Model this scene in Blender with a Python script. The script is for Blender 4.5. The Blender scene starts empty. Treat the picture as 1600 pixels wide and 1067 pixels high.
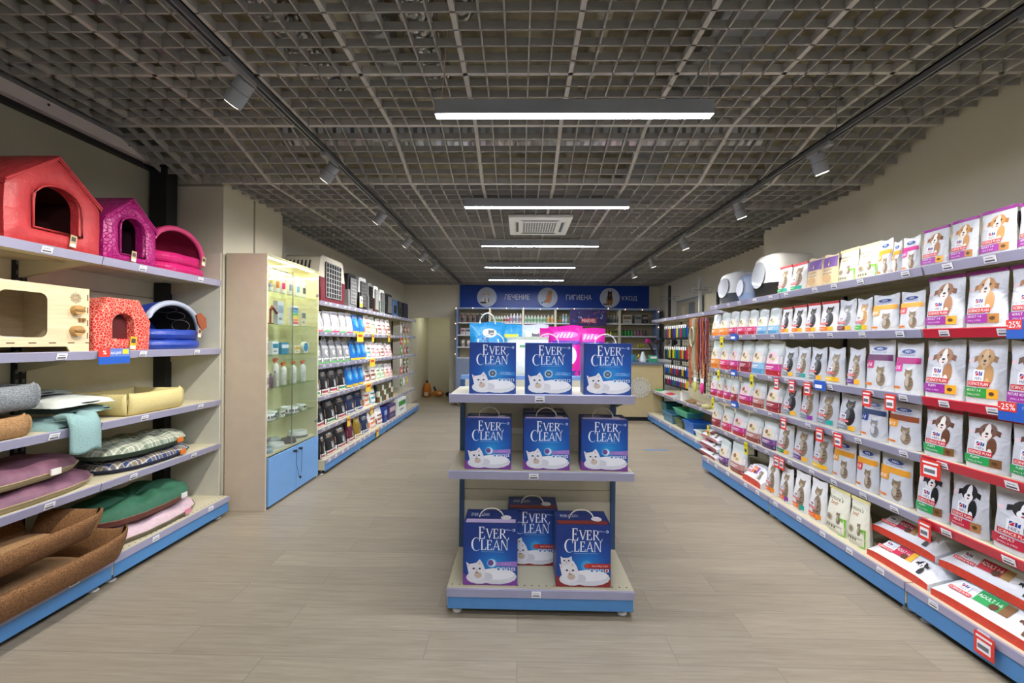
import bpy, math, random
from mathutils import Vector, Matrix
from mathutils.geometry import tessellate_polygon
random.seed(7)
SC = bpy.context.scene; COL = SC.collection
PI = math.pi
# ---------------------------------------------------------------- camera, world, exposure
F, VX, CY, ROLL, CH = 650.0, 812.0, 533.0, math.radians(0.5), 1.5
YAW = math.atan((VX-800)/F)
cam = bpy.data.objects.new('camera', bpy.data.cameras.new('camera')); COL.objects.link(cam)
cam.data.sensor_width = 36; cam.data.lens = F/1600*36; cam.data.clip_start = .05
CM = Matrix.Translation((0, 0, CH)) @ Matrix.Rotation(YAW, 4, 'Z') @ Matrix.Rotation(PI/2, 4, 'X') @ Matrix.Rotation(ROLL, 4, 'Z')
cam.matrix_world = CM
SC.camera = cam
CMI = CM.inverted()
SC.view_settings.view_transform = 'Standard'; SC.view_settings.look = 'None'
SC.view_settings.gamma = 1; SC.view_settings.use_curve_mapping = False
SC.view_settings.exposure = 0.2
W = bpy.data.worlds.new('world'); SC.world = W; W.use_nodes = True
W.node_tree.nodes['Background'].inputs[0].default_value = (.95, .97, 1, 1)
W.node_tree.nodes['Background'].inputs[1].default_value = .35
LAMP_E, SPOT_E = 150.0, 85.0

def proj(x, y, z):
    p = CMI @ Vector((x, y, z)); return 800 + F*p.x/-p.z, 533.5 - F*p.y/-p.z
def y_at(px, X, Z):            # depth at which a line running away from the camera at X, Z crosses image column px
    a, b = .6, 40
    for _ in range(50):
        m = (a+b)/2
        q = proj(X, m, Z)[0]
        if (q > px) == (X > 0): a = m
        else: b = m
    return (a+b)/2
def z_at(py, X, Y):
    a, b = -1, 4.5
    for _ in range(50):
        m = (a+b)/2
        if proj(X, Y, m)[1] > py: a = m
        else: b = m
    return (a+b)/2

# ---------------------------------------------------------------- materials
def lin(h):
    h = h.lstrip('#'); c = [int(h[i:i+2], 16)/255 for i in (0, 2, 4)]
    return tuple((v/12.92 if v <= .04045 else ((v+.055)/1.055)**2.4) for v in c)+(1,)
MC = {}
def new_mat(key):
    m = bpy.data.materials.new(key); m.use_nodes = True; MC[key] = m
    return m, m.node_tree.nodes, m.node_tree.links, m.node_tree.nodes['Principled BSDF']
def mt(col, rough=.45, metal=0, kind='', scale=60, amt=.12, bump=0.0, coat=0, emit=0):
    """plain colour with a faint procedural variation, optional bump"""
    key = f'{col}_{rough}_{metal}_{kind}_{scale}_{amt}_{bump}_{coat}_{emit}'
    if key in MC: return MC[key]
    m, N, L, B = new_mat(key)
    B.inputs['Base Color'].default_value = lin(col); B.inputs['Roughness'].default_value = rough
    B.inputs['Metallic'].default_value = metal; B.inputs['Coat Weight'].default_value = coat
    if emit:
        B.inputs['Emission Color'].default_value = lin(col); B.inputs['Emission Strength'].default_value = emit
        return m
    tc = N.new('ShaderNodeTexCoord')
    if kind == 'fabric': t = N.new('ShaderNodeTexNoise'); t.inputs['Scale'].default_value = scale; t.inputs['Detail'].default_value = 6; out = t.outputs['Fac']
    elif kind == 'croc': t = N.new('ShaderNodeTexVoronoi'); t.feature = 'DISTANCE_TO_EDGE'; t.inputs['Scale'].default_value = scale; out = t.outputs['Distance']
    elif kind == 'plush': t = N.new('ShaderNodeTexNoise'); t.inputs['Scale'].default_value = scale; t.inputs['Detail'].default_value = 8; t.inputs['Roughness'].default_value = .8; out = t.outputs['Fac']
    else: t = N.new('ShaderNodeTexNoise'); t.inputs['Scale'].default_value = 9; t.inputs['Detail'].default_value = 3; out = t.outputs['Fac']
    L.new(tc.outputs['Object'], t.inputs['Vector'])
    mr = N.new('ShaderNodeMapRange'); mr.inputs['From Min'].default_value = .0 if kind == 'croc' else .3; mr.inputs['From Max'].default_value = .08 if kind == 'croc' else .7
    a = amt if kind else .035
    mr.inputs['To Min'].default_value = 1-a; mr.inputs['To Max'].default_value = 1+a
    L.new(out, mr.inputs['Value'])
    mx = N.new('ShaderNodeVectorMath'); mx.operation = 'SCALE'; mx.inputs[0].default_value = lin(col)[:3]
    L.new(mr.outputs['Result'], mx.inputs['Scale']); L.new(mx.outputs['Vector'], B.inputs['Base Color'])
    if bump:
        b = N.new('ShaderNodeBump'); b.inputs['Strength'].default_value = bump; b.inputs['Distance'].default_value = .012 if kind == 'croc' else .008 if bump >= 1 else .004
        L.new(out if kind != 'croc' else mr.outputs['Result'], b.inputs['Height']); L.new(b.outputs['Normal'], B.inputs['Normal'])
    return m
def film(col): # printed plastic film of food bags: faint crinkle
    key = 'film'+col
    if key in MC: return MC[key]
    m, N, L, B = new_mat(key)
    B.inputs['Base Color'].default_value = lin(col); B.inputs['Roughness'].default_value = .32
    tc = N.new('ShaderNodeTexCoord'); t = N.new('ShaderNodeTexNoise'); t.inputs['Scale'].default_value = 11; t.inputs['Detail'].default_value = 2
    t.inputs['Distortion'].default_value = 1.2
    b = N.new('ShaderNodeBump'); b.inputs['Strength'].default_value = .55; b.inputs['Distance'].default_value = .02
    L.new(tc.outputs['Object'], t.inputs['Vector']); L.new(t.outputs['Fac'], b.inputs['Height']); L.new(b.outputs['Normal'], B.inputs['Normal'])
    return m
def ink(col): return mt(col, .4, 0, 'ink' if False else '')
SC.cycles.transparent_max_bounces = 40
def glass(col='#fafdfb', rough=0.0, fac=.9):
    key = f'glass{col}{fac}'
    if key in MC: return MC[key]
    m, N, L, B = new_mat(key); out = N['Material Output']
    tr = N.new('ShaderNodeBsdfTransparent'); tr.inputs[0].default_value = lin(col)
    gl = N.new('ShaderNodeBsdfGlossy'); gl.inputs['Roughness'].default_value = .03
    fr = N.new('ShaderNodeFresnel'); fr.inputs[0].default_value = 1.45
    ml = N.new('ShaderNodeMath'); ml.operation = 'MULTIPLY'; ml.inputs[1].default_value = .3
    mx = N.new('ShaderNodeMixShader'); L.new(fr.outputs[0], ml.inputs[0]); L.new(ml.outputs[0], mx.inputs[0]); L.new(tr.outputs[0], mx.inputs[1]); L.new(gl.outputs[0], mx.inputs[2])
    L.new(mx.outputs[0], out.inputs[0]); return m
def tex_mat(key, fn, rough=.5):
    if key in MC: return MC[key]
    m, N, L, B = new_mat(key); B.inputs['Roughness'].default_value = rough; fn(N, L, B); return m
def ramp(N, stops, interp='LINEAR'):
    r = N.new('ShaderNodeValToRGB'); r.color_ramp.interpolation = interp
    while len(r.color_ramp.elements) < len(stops): r.color_ramp.elements.new(.5)
    for e, (p, c) in zip(r.color_ramp.elements, stops): e.position = p; e.color = lin(c)
    return r
def floor_fn(N, L, B):
    tc = N.new('ShaderNodeTexCoord')
    br = N.new('ShaderNodeTexBrick'); br.offset = .37; br.inputs['Scale'].default_value = 1
    br.inputs['Brick Width'].default_value = 1.2; br.inputs['Row Height'].default_value = .195; br.inputs['Mortar Size'].default_value = .0022
    br.inputs['Mortar Smooth'].default_value = .1; br.inputs['Bias'].default_value = 0
    br.inputs['Color1'].default_value = (.0, .0, .0, 1); br.inputs['Color2'].default_value = (1, 1, 1, 1); br.inputs['Mortar'].default_value = (.5, .5, .5, 1)
    L.new(tc.outputs['Object'], br.inputs['Vector'])
    mp = N.new('ShaderNodeMapping'); mp.inputs['Scale'].default_value = (1.6, 30, 1)
    L.new(tc.outputs['Object'], mp.inputs['Vector'])
    ad = N.new('ShaderNodeVectorMath'); ad.operation = 'ADD'; L.new(mp.outputs[0], ad.inputs[0])
    sc = N.new('ShaderNodeVectorMath'); sc.operation = 'SCALE'; sc.inputs['Scale'].default_value = 7; L.new(br.outputs['Color'], sc.inputs[0]); L.new(sc.outputs[0], ad.inputs[1])
    n = N.new('ShaderNodeTexNoise'); n.inputs['Scale'].default_value = 2.2; n.inputs['Detail'].default_value = 7; n.inputs['Roughness'].default_value = .62; n.inputs['Distortion'].default_value = .5
    L.new(ad.outputs[0], n.inputs['Vector'])
    r = ramp(N, [(.2, '#8f8371'), (.5, '#a09480'), (.8, '#afa38f')]); L.new(n.outputs['Fac'], r.inputs[0])
    mx = N.new('ShaderNodeMix'); mx.data_type = 'RGBA'; mx.inputs[7].default_value = lin('#8a8274'); L.new(br.outputs['Fac'], mx.inputs[0]); L.new(r.outputs[0], mx.inputs[6])
    mul = N.new('ShaderNodeMix'); mul.data_type = 'RGBA'; mul.blend_type = 'MULTIPLY'; mul.inputs[0].default_value = .13
    L.new(mx.outputs[2], mul.inputs[6]); L.new(br.outputs['Color'], mul.inputs[7])
    L.new(mul.outputs[2], B.inputs['Base Color'])
    b = N.new('ShaderNodeBump'); b.inputs['Strength'].default_value = .12; b.inputs['Distance'].default_value = .003; L.new(n.outputs['Fac'], b.inputs['Height']); L.new(b.outputs[0], B.inputs['Normal'])
FLOOR = tex_mat('floor_planks', floor_fn, .42)
def wall_fn(c1, c2):
    def fn(N, L, B):
        tc = N.new('ShaderNodeTexCoord'); n = N.new('ShaderNodeTexNoise'); n.inputs['Scale'].default_value = 1.3; n.inputs['Detail'].default_value = 5
        L.new(tc.outputs['Object'], n.inputs['Vector']); r = ramp(N, [(.3, c1), (.7, c2)]); L.new(n.outputs['Fac'], r.inputs[0]); L.new(r.outputs[0], B.inputs['Base Color'])
    return fn
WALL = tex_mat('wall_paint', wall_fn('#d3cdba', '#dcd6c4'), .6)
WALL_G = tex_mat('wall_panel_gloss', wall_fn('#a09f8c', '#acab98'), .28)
def conc(N, L, B):
    tc = N.new('ShaderNodeTexCoord'); n = N.new('ShaderNodeTexNoise'); n.inputs['Scale'].default_value = 2.6; n.inputs['Detail'].default_value = 9; n.inputs['Roughness'].default_value = .7
    L.new(tc.outputs['Object'], n.inputs['Vector']); r = ramp(N, [(.3, '#6a6352'), (.55, '#a39a80'), (.75, '#bcb092')]); L.new(n.outputs['Fac'], r.inputs[0]); L.new(r.outputs[0], B.inputs['Base Color'])
CONC = tex_mat('concrete_slab', conc, .9)
def foil(N, L, B):
    B.inputs['Metallic'].default_value = .95
    B.inputs['Base Color'].default_value = lin('#c9c9c6')
    tc = N.new('ShaderNodeTexCoord'); n = N.new('ShaderNodeTexVoronoi'); n.inputs['Scale'].default_value = 26
    L.new(tc.outputs['Object'], n.inputs['Vector']); b = N.new('ShaderNodeBump'); b.inputs['Strength'].default_value = 1; b.inputs['Distance'].default_value = .03
    L.new(n.outputs['Distance'], b.inputs['Height']); L.new(b.outputs[0], B.inputs['Normal'])
FOIL = tex_mat('crumpled_foil', foil, .25)
def ever_fn(N, L, B):
    tc = N.new('ShaderNodeTexCoord'); mp = N.new('ShaderNodeMapping'); mp.inputs['Location'].default_value = (-.02, 0, -.125); mp.inputs['Scale'].default_value = (1, .0, 1.1)
    L.new(tc.outputs['Object'], mp.inputs['Vector']); ln = N.new('ShaderNodeVectorMath'); ln.operation = 'LENGTH'; L.new(mp.outputs[0], ln.inputs[0])
    r = ramp(N, [(0, '#2496d4'), (.05, '#0f6ebe'), (.11, '#0a4a9c'), (.2, '#092f78')]); L.new(ln.outputs['Value'], r.inputs[0]); L.new(r.outputs[0], B.inputs['Base Color'])
EVER = tex_mat('printed_blue_carton', ever_fn, .35)
def plaid(a, b, c):
    def fn(N, L, B):
        tc = N.new('ShaderNodeTexCoord'); sx = N.new('ShaderNodeSeparateXYZ'); L.new(tc.outputs['Object'], sx.inputs[0])
        outs = []
        for i, s in ((0, 1), (1, 1)):
            m = N.new('ShaderNodeMath'); m.operation = 'PINGPONG'; m.inputs[1].default_value = .06; L.new(sx.outputs[i], m.inputs[0])
            r = ramp(N, [(0, a), (.008, a), (.015, c), (.019, b), (.034, b), (.042, c), (.047, a)], 'CONSTANT'); L.new(m.outputs[0], r.inputs[0]); outs.append(r)
        mx = N.new('ShaderNodeMix'); mx.data_type = 'RGBA'; mx.inputs[0].default_value = .5; L.new(outs[0].outputs[0], mx.inputs[6]); L.new(outs[1].outputs[0], mx.inputs[7]); L.new(mx.outputs[2], B.inputs['Base Color'])
    return fn
PLAID_G = tex_mat('plaid_pale', plaid('#6f7d6e', '#9aa190', '#d8d4c0'), .8)
PLAID_B = tex_mat('plaid_navy', plaid('#1f3566', '#7d6f58', '#d5d2c8'), .8)
def crackle(N, L, B):
    tc = N.new('ShaderNodeTexCoord'); v = N.new('ShaderNodeTexVoronoi'); v.feature = 'DISTANCE_TO_EDGE'; v.inputs['Scale'].default_value = 62
    L.new(tc.outputs['Object'], v.inputs['Vector']); r = ramp(N, [(0, '#e0b0a0'), (.05, '#d8806c'), (.11, '#b81c1a')]); L.new(v.outputs['Distance'], r.inputs[0]); L.new(r.outputs[0], B.inputs['Base Color'])
CRACK = tex_mat('red_crackle_cloth', crackle, .85)
def plywood(N, L, B):
    tc = N.new('ShaderNodeTexCoord'); mp = N.new('ShaderNodeMapping'); mp.inputs['Scale'].default_value = (2, 6, 30); L.new(tc.outputs['Object'], mp.inputs[0])
    n = N.new('ShaderNodeTexNoise'); n.inputs['Scale'].default_value = 2; n.inputs['Detail'].default_value = 5; L.new(mp.outputs[0], n.inputs['Vector'])
    r = ramp(N, [(.3, '#cdb894'), (.7, '#dccba8')]); L.new(n.outputs['Fac'], r.inputs[0]); L.new(r.outputs[0], B.inputs['Base Color'])
PLY = tex_mat('light_plywood', plywood, .55)
def weave(c1, c2):
    def fn(N, L, B):
        tc = N.new('ShaderNodeTexCoord'); n = N.new('ShaderNodeTexNoise'); n.inputs['Scale'].default_value = 230; n.inputs['Detail'].default_value = 2
        mp = N.new('ShaderNodeMapping'); mp.inputs['Scale'].default_value = (.6, 1, 1); L.new(tc.outputs['Object'], mp.inputs[0]); L.new(mp.outputs[0], n.inputs['Vector'])
        r = ramp(N, [(.35, c1), (.65, c2)]); L.new(n.outputs['Fac'], r.inputs[0]); L.new(r.outputs[0], B.inputs['Base Color'])
        b = N.new('ShaderNodeBump'); b.inputs['Strength'].default_value = .25; b.inputs['Distance'].default_value = .002; L.new(n.outputs['Fac'], b.inputs['Height']); L.new(b.outputs[0], B.inputs['Normal'])
    return fn
WEAVE_BR = tex_mat('brown_weave', weave('#5d3d22', '#93693f'), .9)
WEAVE_TAN = tex_mat('tan_weave', weave('#8a6642', '#b08a5d'), .9)
WEAVE_GR = tex_mat('grey_weave', weave('#5f6468', '#8f9498'), .9)
WEAVE_CR = tex_mat('cream_weave', weave('#c3b378', '#d3c48c'), .9)

CREAM = mt('#cfc7aa', .5); CREAM2 = mt('#d9d3bb', .45); BLUE_F = mt('#4d86bd', .4); VIOLET = mt('#9b9ab3', .28, coat=.3); REDRAIL = mt('#c0283c', .3, coat=.3)
DARK = mt('#1b1c1e', .5); WHITE = mt('#e8e8e6', .45); PAPER = mt('#e9e9ec', .6); STEEL = mt('#9aa0a5', .35, .7); GREY = mt('#8b8d90', .45); POSTB = mt('#31557c', .45)

# ---------------------------------------------------------------- mesh builder
class MB:
    def __init__(s): s.v = []; s.f = []; s.m = []; s.s = []; s.mats = []
    def mi(s, m):
        if isinstance(m, str): m = film(m)
        if m not in s.mats: s.mats.append(m)
        return s.mats.index(m)
    def add(s, vs, fs, m, smooth=False):
        o = len(s.v); k = s.mi(m); s.v += [tuple(v) for v in vs]
        for f in fs: s.f.append([o+i for i in f]); s.m.append(k); s.s.append(smooth)
        return s
    def box(s, x0, x1, y0, y1, z0, z1, m, M=None):
        vs = [Vector((x, y, z)) for z in (z0, z1) for y in (y0, y1) for x in (x0, x1)]
        if M: vs = [M @ v for v in vs]
        return s.add(vs, [(0, 2, 3, 1), (4, 5, 7, 6), (0, 1, 5, 4), (2, 6, 7, 3), (0, 4, 6, 2), (1, 3, 7, 5)], m)
    def prism(s, pts, fn, m, smooth=False):   # pts 2-D outline, fn(p, k) -> 3-D for k = 0 and 1
        n = len(pts); a = [fn(p, 0) for p in pts]; b = [fn(p, 1) for p in pts]
        tri = tessellate_polygon([[Vector((p[0], p[1], 0)) for p in pts]])
        s.add(a+b, [tuple(t) for t in tri]+[tuple(i+n for i in reversed(t)) for t in tri], m)
        return s.add(a+b, [(i, (i+1) % n, n+(i+1) % n, n+i) for i in range(n)], m, smooth)
    def cyl(s, p0, p1, r0, r1=None, m=None, n=14, cap=True):
        r1 = r0 if r1 is None else r1; p0 = Vector(p0); p1 = Vector(p1); d = (p1-p0).normalized()
        a = d.orthogonal().normalized(); b = d.cross(a)
        vs = [p+(a*math.cos(2*PI*i/n)+b*math.sin(2*PI*i/n))*r for p, r in ((p0, r0), (p1, r1)) for i in range(n)]
        s.add(vs, [(i, (i+1) % n, n+(i+1) % n, n+i) for i in range(n)], m, True)
        if cap: s.add(vs, [tuple(range(n))[::-1], tuple(range(n, 2*n))], m)
        return s
    def lathe(s, prof, m, n=16, c=(0, 0, 0), sx=1, sy=1):
        vs = [(c[0]+r*math.cos(2*PI*i/n)*sx, c[1]+r*math.sin(2*PI*i/n)*sy, c[2]+z) for r, z in prof for i in range(n)]
        k = len(prof)
        s.add(vs, [(j*n+i, j*n+(i+1) % n, (j+1)*n+(i+1) % n, (j+1)*n+i) for j in range(k-1) for i in range(n)], m, True)
        return s.add(vs, [tuple(range(n))[::-1], tuple(range((k-1)*n, k*n))], m)
    def tube(s, pts, r, m, n=6, closed=False):
        pts = [Vector(p) for p in pts]; k = len(pts); vs = []
        for i, p in enumerate(pts):
            q0 = pts[(i-1) % k] if closed or i else p; q1 = pts[(i+1) % k] if closed or i < k-1 else p
            d = (q1-q0).normalized(); a = d.cross(Vector((.01, .02, 1)) if abs(d.z) < .9 else Vector((1, .02, .01))).normalized(); b = d.cross(a)
            vs += [p+(a*math.cos(2*PI*j/n)+b*math.sin(2*PI*j/n))*r for j in range(n)]
        R = k if closed else k-1
        s.add(vs, [(i*n+j, i*n+(j+1) % n, ((i+1) % k)*n+(j+1) % n, ((i+1) % k)*n+j) for i in range(R) for j in range(n)], m, True)
        if not closed: s.add(vs, [tuple(range(n))[::-1], tuple(range((k-1)*n, k*n))], m)
        return s
    def grid(s, fn, nu, nv, m, smooth=True, wrap=False, flip=False):
        vs = [fn(i/nu, j/nv) for j in range(nv+1) for i in range(nu if wrap else nu+1)]; w = nu if wrap else nu+1
        fs = [(j*w+i, j*w+(i+1) % w, (j+1)*w+(i+1) % w, (j+1)*w+i) for j in range(nv) for i in range(nu)]
        if flip: fs = [f[::-1] for f in fs]
        return s.add(vs, fs, m, smooth)
    def ball(s, c, rx, ry, rz, m, n=12):
        return s.grid(lambda u, v: (c[0]+rx*math.sin(PI*v)*math.cos(2*PI*u), c[1]+ry*math.sin(PI*v)*math.sin(2*PI*u), c[2]-rz*math.cos(PI*v)), n, max(6, n//2), m, True, True)
    def build(s, name, parent=None, loc=(0, 0, 0), rot=0, bevel=0, sub=0, solid=0):
        me = bpy.data.meshes.new(name); me.from_pydata(s.v, [], s.f)
        for m in s.mats: me.materials.append(m)
        me.polygons.foreach_set('material_index', s.m); me.polygons.foreach_set('use_smooth', s.s); me.update()
        o = bpy.data.objects.new(name, me); COL.objects.link(o); o.location = loc; o.rotation_euler = (0, 0, rot)
        if parent: o.parent = parent
        if bevel: b = o.modifiers.new('bevel', 'BEVEL'); b.width = bevel; b.segments = 2; b.limit_method = 'ANGLE'
        if solid: b = o.modifiers.new('solid', 'SOLIDIFY'); b.thickness = solid; b.offset = -1
        if sub: b = o.modifiers.new('sub', 'SUBSURF'); b.levels = b.render_levels = sub
        return o
def empty(name, loc=(0, 0, 0), rot=0):
    o = bpy.data.objects.new(name, None); COL.objects.link(o); o.location = loc; o.rotation_euler = (0, 0, rot); o.empty_display_size = .05; return o
KIDS = {}
def copy_tree(o, parent=None):
    c = o.copy(); COL.objects.link(c); c.parent = parent
    for ch in list(o.children): copy_tree(ch, c)
    return c
def tag(o, label, cat, group=None):
    o['label'] = label; o['category'] = cat
    if group: o['group'] = group
    return o
def struct(o): o['kind'] = 'structure'; return o
REG = []
def reg(o, look, cat, place, how='near'): REG.append((o, look, cat, place, how)); return o
ORD = ['', 'second ', 'third ', 'fourth ', 'fifth ', 'sixth ', 'seventh ', 'eighth ', 'ninth ', 'tenth ', 'eleventh ', 'twelfth ', 'thirteenth ', 'fourteenth ', 'fifteenth ', 'sixteenth ']
def finish_labels():
    g = {}
    for r in REG: g.setdefault((r[1], r[3]), []).append(r)
    for (look, place), rs in g.items():
        n = len(rs)
        if n > 1: rs.sort(key=lambda r: r[0].location.y if r[4] == 'near' else r[0].location.x)
        for i, (o, _, cat, _, how) in enumerate(rs):
            if n == 1: lab = f'{look} on {place}'
            elif how == 'near': lab = (f'{ORD[i]}nearest {look} on {place}' if i < n-1 or n == 2 and False else f'farthest {look} on {place}')
            else: lab = (f'leftmost {look} on {place}' if i == 0 else f'rightmost {look} on {place}' if i == n-1 else f'{look}, {ORD[i].strip()} from left on {place}')
            tag(o, lab, cat, f'{look}s on {place}' if n > 1 else None)

# ---------------------------------------------------------------- lettering and printed art
TC = {}
def text_geo(t, bold=False):
    if t in TC: return TC[t]
    cu = bpy.data.curves.new('t', 'FONT'); cu.body = t; cu.resolution_u = 2; cu.fill_mode = 'FRONT'
    if bold: cu.offset = .012
    o = bpy.data.objects.new('t', cu); COL.objects.link(o); bpy.context.view_layer.update()
    me = o.evaluated_get(bpy.context.evaluated_depsgraph_get()).to_mesh()
    vs = [(v.co.x, v.co.y) for v in me.vertices]; fs = [tuple(p.vertices) for p in me.polygons]
    bpy.data.objects.remove(o); bpy.data.curves.remove(cu)
    x0 = min(v[0] for v in vs); x1 = max(v[0] for v in vs); y0 = min(v[1] for v in vs); y1 = max(v[1] for v in vs)
    k = .7 if t.upper() != t else (y1-y0)
    vs = [((v[0]-(x0+x1)/2)/k, (v[1])/k) for v in vs]
    TC[t] = (vs, fs, (x1-x0)/k); return TC[t]
# serif capitals, cap height 1: list of polygons and advance
def serif():
    G = {}
    def S(x0, x1, y, t=.035, dx=.07): return [(x0-dx, y), (x1+dx, y), (x1+dx, y+t), (x0-dx, y+t)]
    E = [[(.1, 0), (.25, 0), (.25, 1), (.1, 1)], S(.1, .25, 0), S(.1, .25, .965), [(.25, .94), (.62, .94), (.62, 1), (.25, 1)], [(.57, .76), (.62, .76), (.62, 1), (.52, 1)],
         [(.25, .5), (.5, .5), (.5, .56), (.25, .56)], [(.46, .42), (.5, .42), (.5, .64), (.46, .64)], [(.25, 0), (.65, 0), (.65, .06), (.25, .06)], [(.55, 0), (.67, 0), (.7, .26), (.65, .26)]]
    G['E'] = (E, .76)
    G['L'] = ([[(.1, 0), (.25, 0), (.25, 1), (.1, 1)], S(.1, .25, 0), S(.1, .25, .965), [(.25, 0), (.62, 0), (.62, .06), (.25, .06)], [(.52, 0), (.64, 0), (.67, .28), (.62, .28)]], .68)
    G['V'] = ([[(.05, 1), (.2, 1), (.48, .15), (.42, 0)], [(.42, 0), (.48, 0), (.82, 1), (.75, 1), (.44, .14)], S(.05, .2, .965, .035, .06), S(.75, .82, .965, .035, .06)], .84)
    G['A'] = ([[(.02, 0), (.09, 0), (.43, .86), (.42, 1), (.4, 1)], [(.42, 1), (.64, 0), (.8, 0), (.47, 1)], [(.2, .3), (.62, .3), (.62, .36), (.22, .36)], S(.02, .09, 0, .035, .06), S(.66, .8, 0, .035, .05)], .86)
    G['N'] = ([[(.1, 0), (.16, 0), (.16, 1), (.1, 1)], [(.1, 1), (.26, 1), (.8, .0), (.72, 0)], [(.74, 0), (.8, 0), (.8, 1), (.74, 1)], S(.1, .16, 0), S(.74, .8, .965)], .92)
    def arc(cx, cy, rx, ry, a0, a1, t0, t1, n=12):
        o = []; i_ = []
        for k in range(n+1):
            f = k/n; a = math.radians(a0+(a1-a0)*f); t = t0+(t1-t0)*math.sin(PI*f)
            o.append((cx+rx*math.cos(a), cy+ry*math.sin(a))); i_.append((cx+(rx-t)*math.cos(a), cy+(ry-t*.4)*math.sin(a)))
        return [[o[k], o[k+1], i_[k+1], i_[k]] for k in range(n)]
    G['C'] = (arc(.52, .5, .48, .54, 48, 312, .04, .17, 16)+[[(.8, .72), (.86, .72), (.86, 1), (.8, .92)]], .92)
    G['R'] = ([[(.1, 0), (.25, 0), (.25, 1), (.1, 1)], S(.1, .25, 0), S(.1, .25, .965), [(.25, .95), (.42, .95), (.42, 1), (.25, 1)], [(.25, .48), (.42, .48), (.42, .53), (.25, .53)], [(.3, .5), (.46, .5), (.82, .02), (.72, -.02)]]
              + arc(.4, .74, .3, .265, 90, -90, .05, .14, 10) + arc(.96, .1, .2, .24, 215, 370, .05, .09, 10), .86)
    return G
SERIF = serif()
class Art:
    """flat print: polygons (x, z) with a colour and a layer, later laid onto a surface"""
    def __init__(s): s.p = []
    def poly(s, pts, c, l=1): s.p.append((pts, None, c, l)); return s
    def rect(s, x0, x1, z0, z1, c, l=1, n=1, k=1):
        for i in range(n):
            for j in range(k):
                a, b = x0+(x1-x0)*i/n, x0+(x1-x0)*(i+1)/n; d, e = z0+(z1-z0)*j/k, z0+(z1-z0)*(j+1)/k
                s.p.append(([(a, d), (b, d), (b, e), (a, e)], [(0, 1, 2, 3)], c, l))
        return s
    def ell(s, cx, cz, rx, rz, c, l=1, n=14, rot=0, a0=0, a1=360):
        ca, sa = math.cos(rot), math.sin(rot); vs = [(cx, cz)]
        for k in (.5, 1):
            for i in range(n+1):
                a = math.radians(a0+(a1-a0)*i/n); x, z = rx*k*math.cos(a), rz*k*math.sin(a); vs.append((cx+x*ca-z*sa, cz+x*sa+z*ca))
        fs = [(0, 1+i, 2+i) for i in range(n)]+[(1+i, n+2+i, n+3+i, 2+i) for i in range(n)]
        s.p.append((vs, fs, c, l)); return s
    def text(s, t, cx, cz, h, c, l=2, maxw=None, slope=0):
        vs, fs, w = text_geo(t); sx = h if not maxw or w*h <= maxw else maxw/w
        s.p.append(([(cx+x*sx, cz+z*h+x*sx*slope) for x, z in vs], fs, c, l)); return s
    def serif(s, t, cx, cz, h, c, l=2, sx=1):
        w = sum(SERIF[ch][1] for ch in t); x = -w/2
        for ch in t:
            for p in SERIF[ch][0]: s.poly([(cx+(x+a)*h*sx, cz+b*h) for a, b in p], c, l)
            x += SERIF[ch][1]
        return s
    def lay(s, mb, fn):        # fn(x, z, offset) -> 3-D
        for pts, fs, c, l in s.p:
            if fs is None:
                fs = [tuple(t) for t in tessellate_polygon([[Vector((p[0], p[1], 0)) for p in pts]])] if len(pts) > 3 else [(0, 1, 2)]
            mb.add([fn(x, z, .0006*l+.0004) for x, z in pts], fs, ink(c) if isinstance(c, str) else c)
def dog(A, x, z, s, p, body=True):
    """printed dog portrait: p = (coat, muzzle, ear, chest)"""
    c, mz, e, ch = p
    if body: A.ell(x, z-s*.95, s*.62, s*.7, ch, 1); A.ell(x+s*.38, z-s*1.0, s*.3, s*.6, c, 2)
    if body == 2: A.ell(x-s*.3, z-s*1.45, s*.16, s*.3, ch, 3); A.ell(x+s*.3, z-s*1.45, s*.16, s*.3, mz, 3)
    A.poly([(x-s*.5, z+s*.15), (x-s*.8, z+s*.05), (x-s*.78, z-s*.3), (x-s*.45, z-s*.15)], e, 3); A.poly([(x+s*.5, z+s*.15), (x+s*.8, z+s*.05), (x+s*.78, z-s*.3), (x+s*.45, z-s*.15)], e, 3)
    A.ell(x, z, s*.56, s*.52, c, 4); A.ell(x, z-s*.1, s*.2, s*.6, mz, 5); A.ell(x, z-s*.28, s*.32, s*.26, mz, 5)
    A.ell(x, z-s*.18, s*.11, s*.08, '#151515', 6, 8); A.ell(x-s*.24, z+s*.08, s*.07, s*.08, '#151515', 6, 8); A.ell(x+s*.24, z+s*.08, s*.07, s*.08, '#151515', 6, 8)
    A.ell(x, z-s*.38, s*.1, s*.05, '#a8434a', 6, 8)
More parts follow.
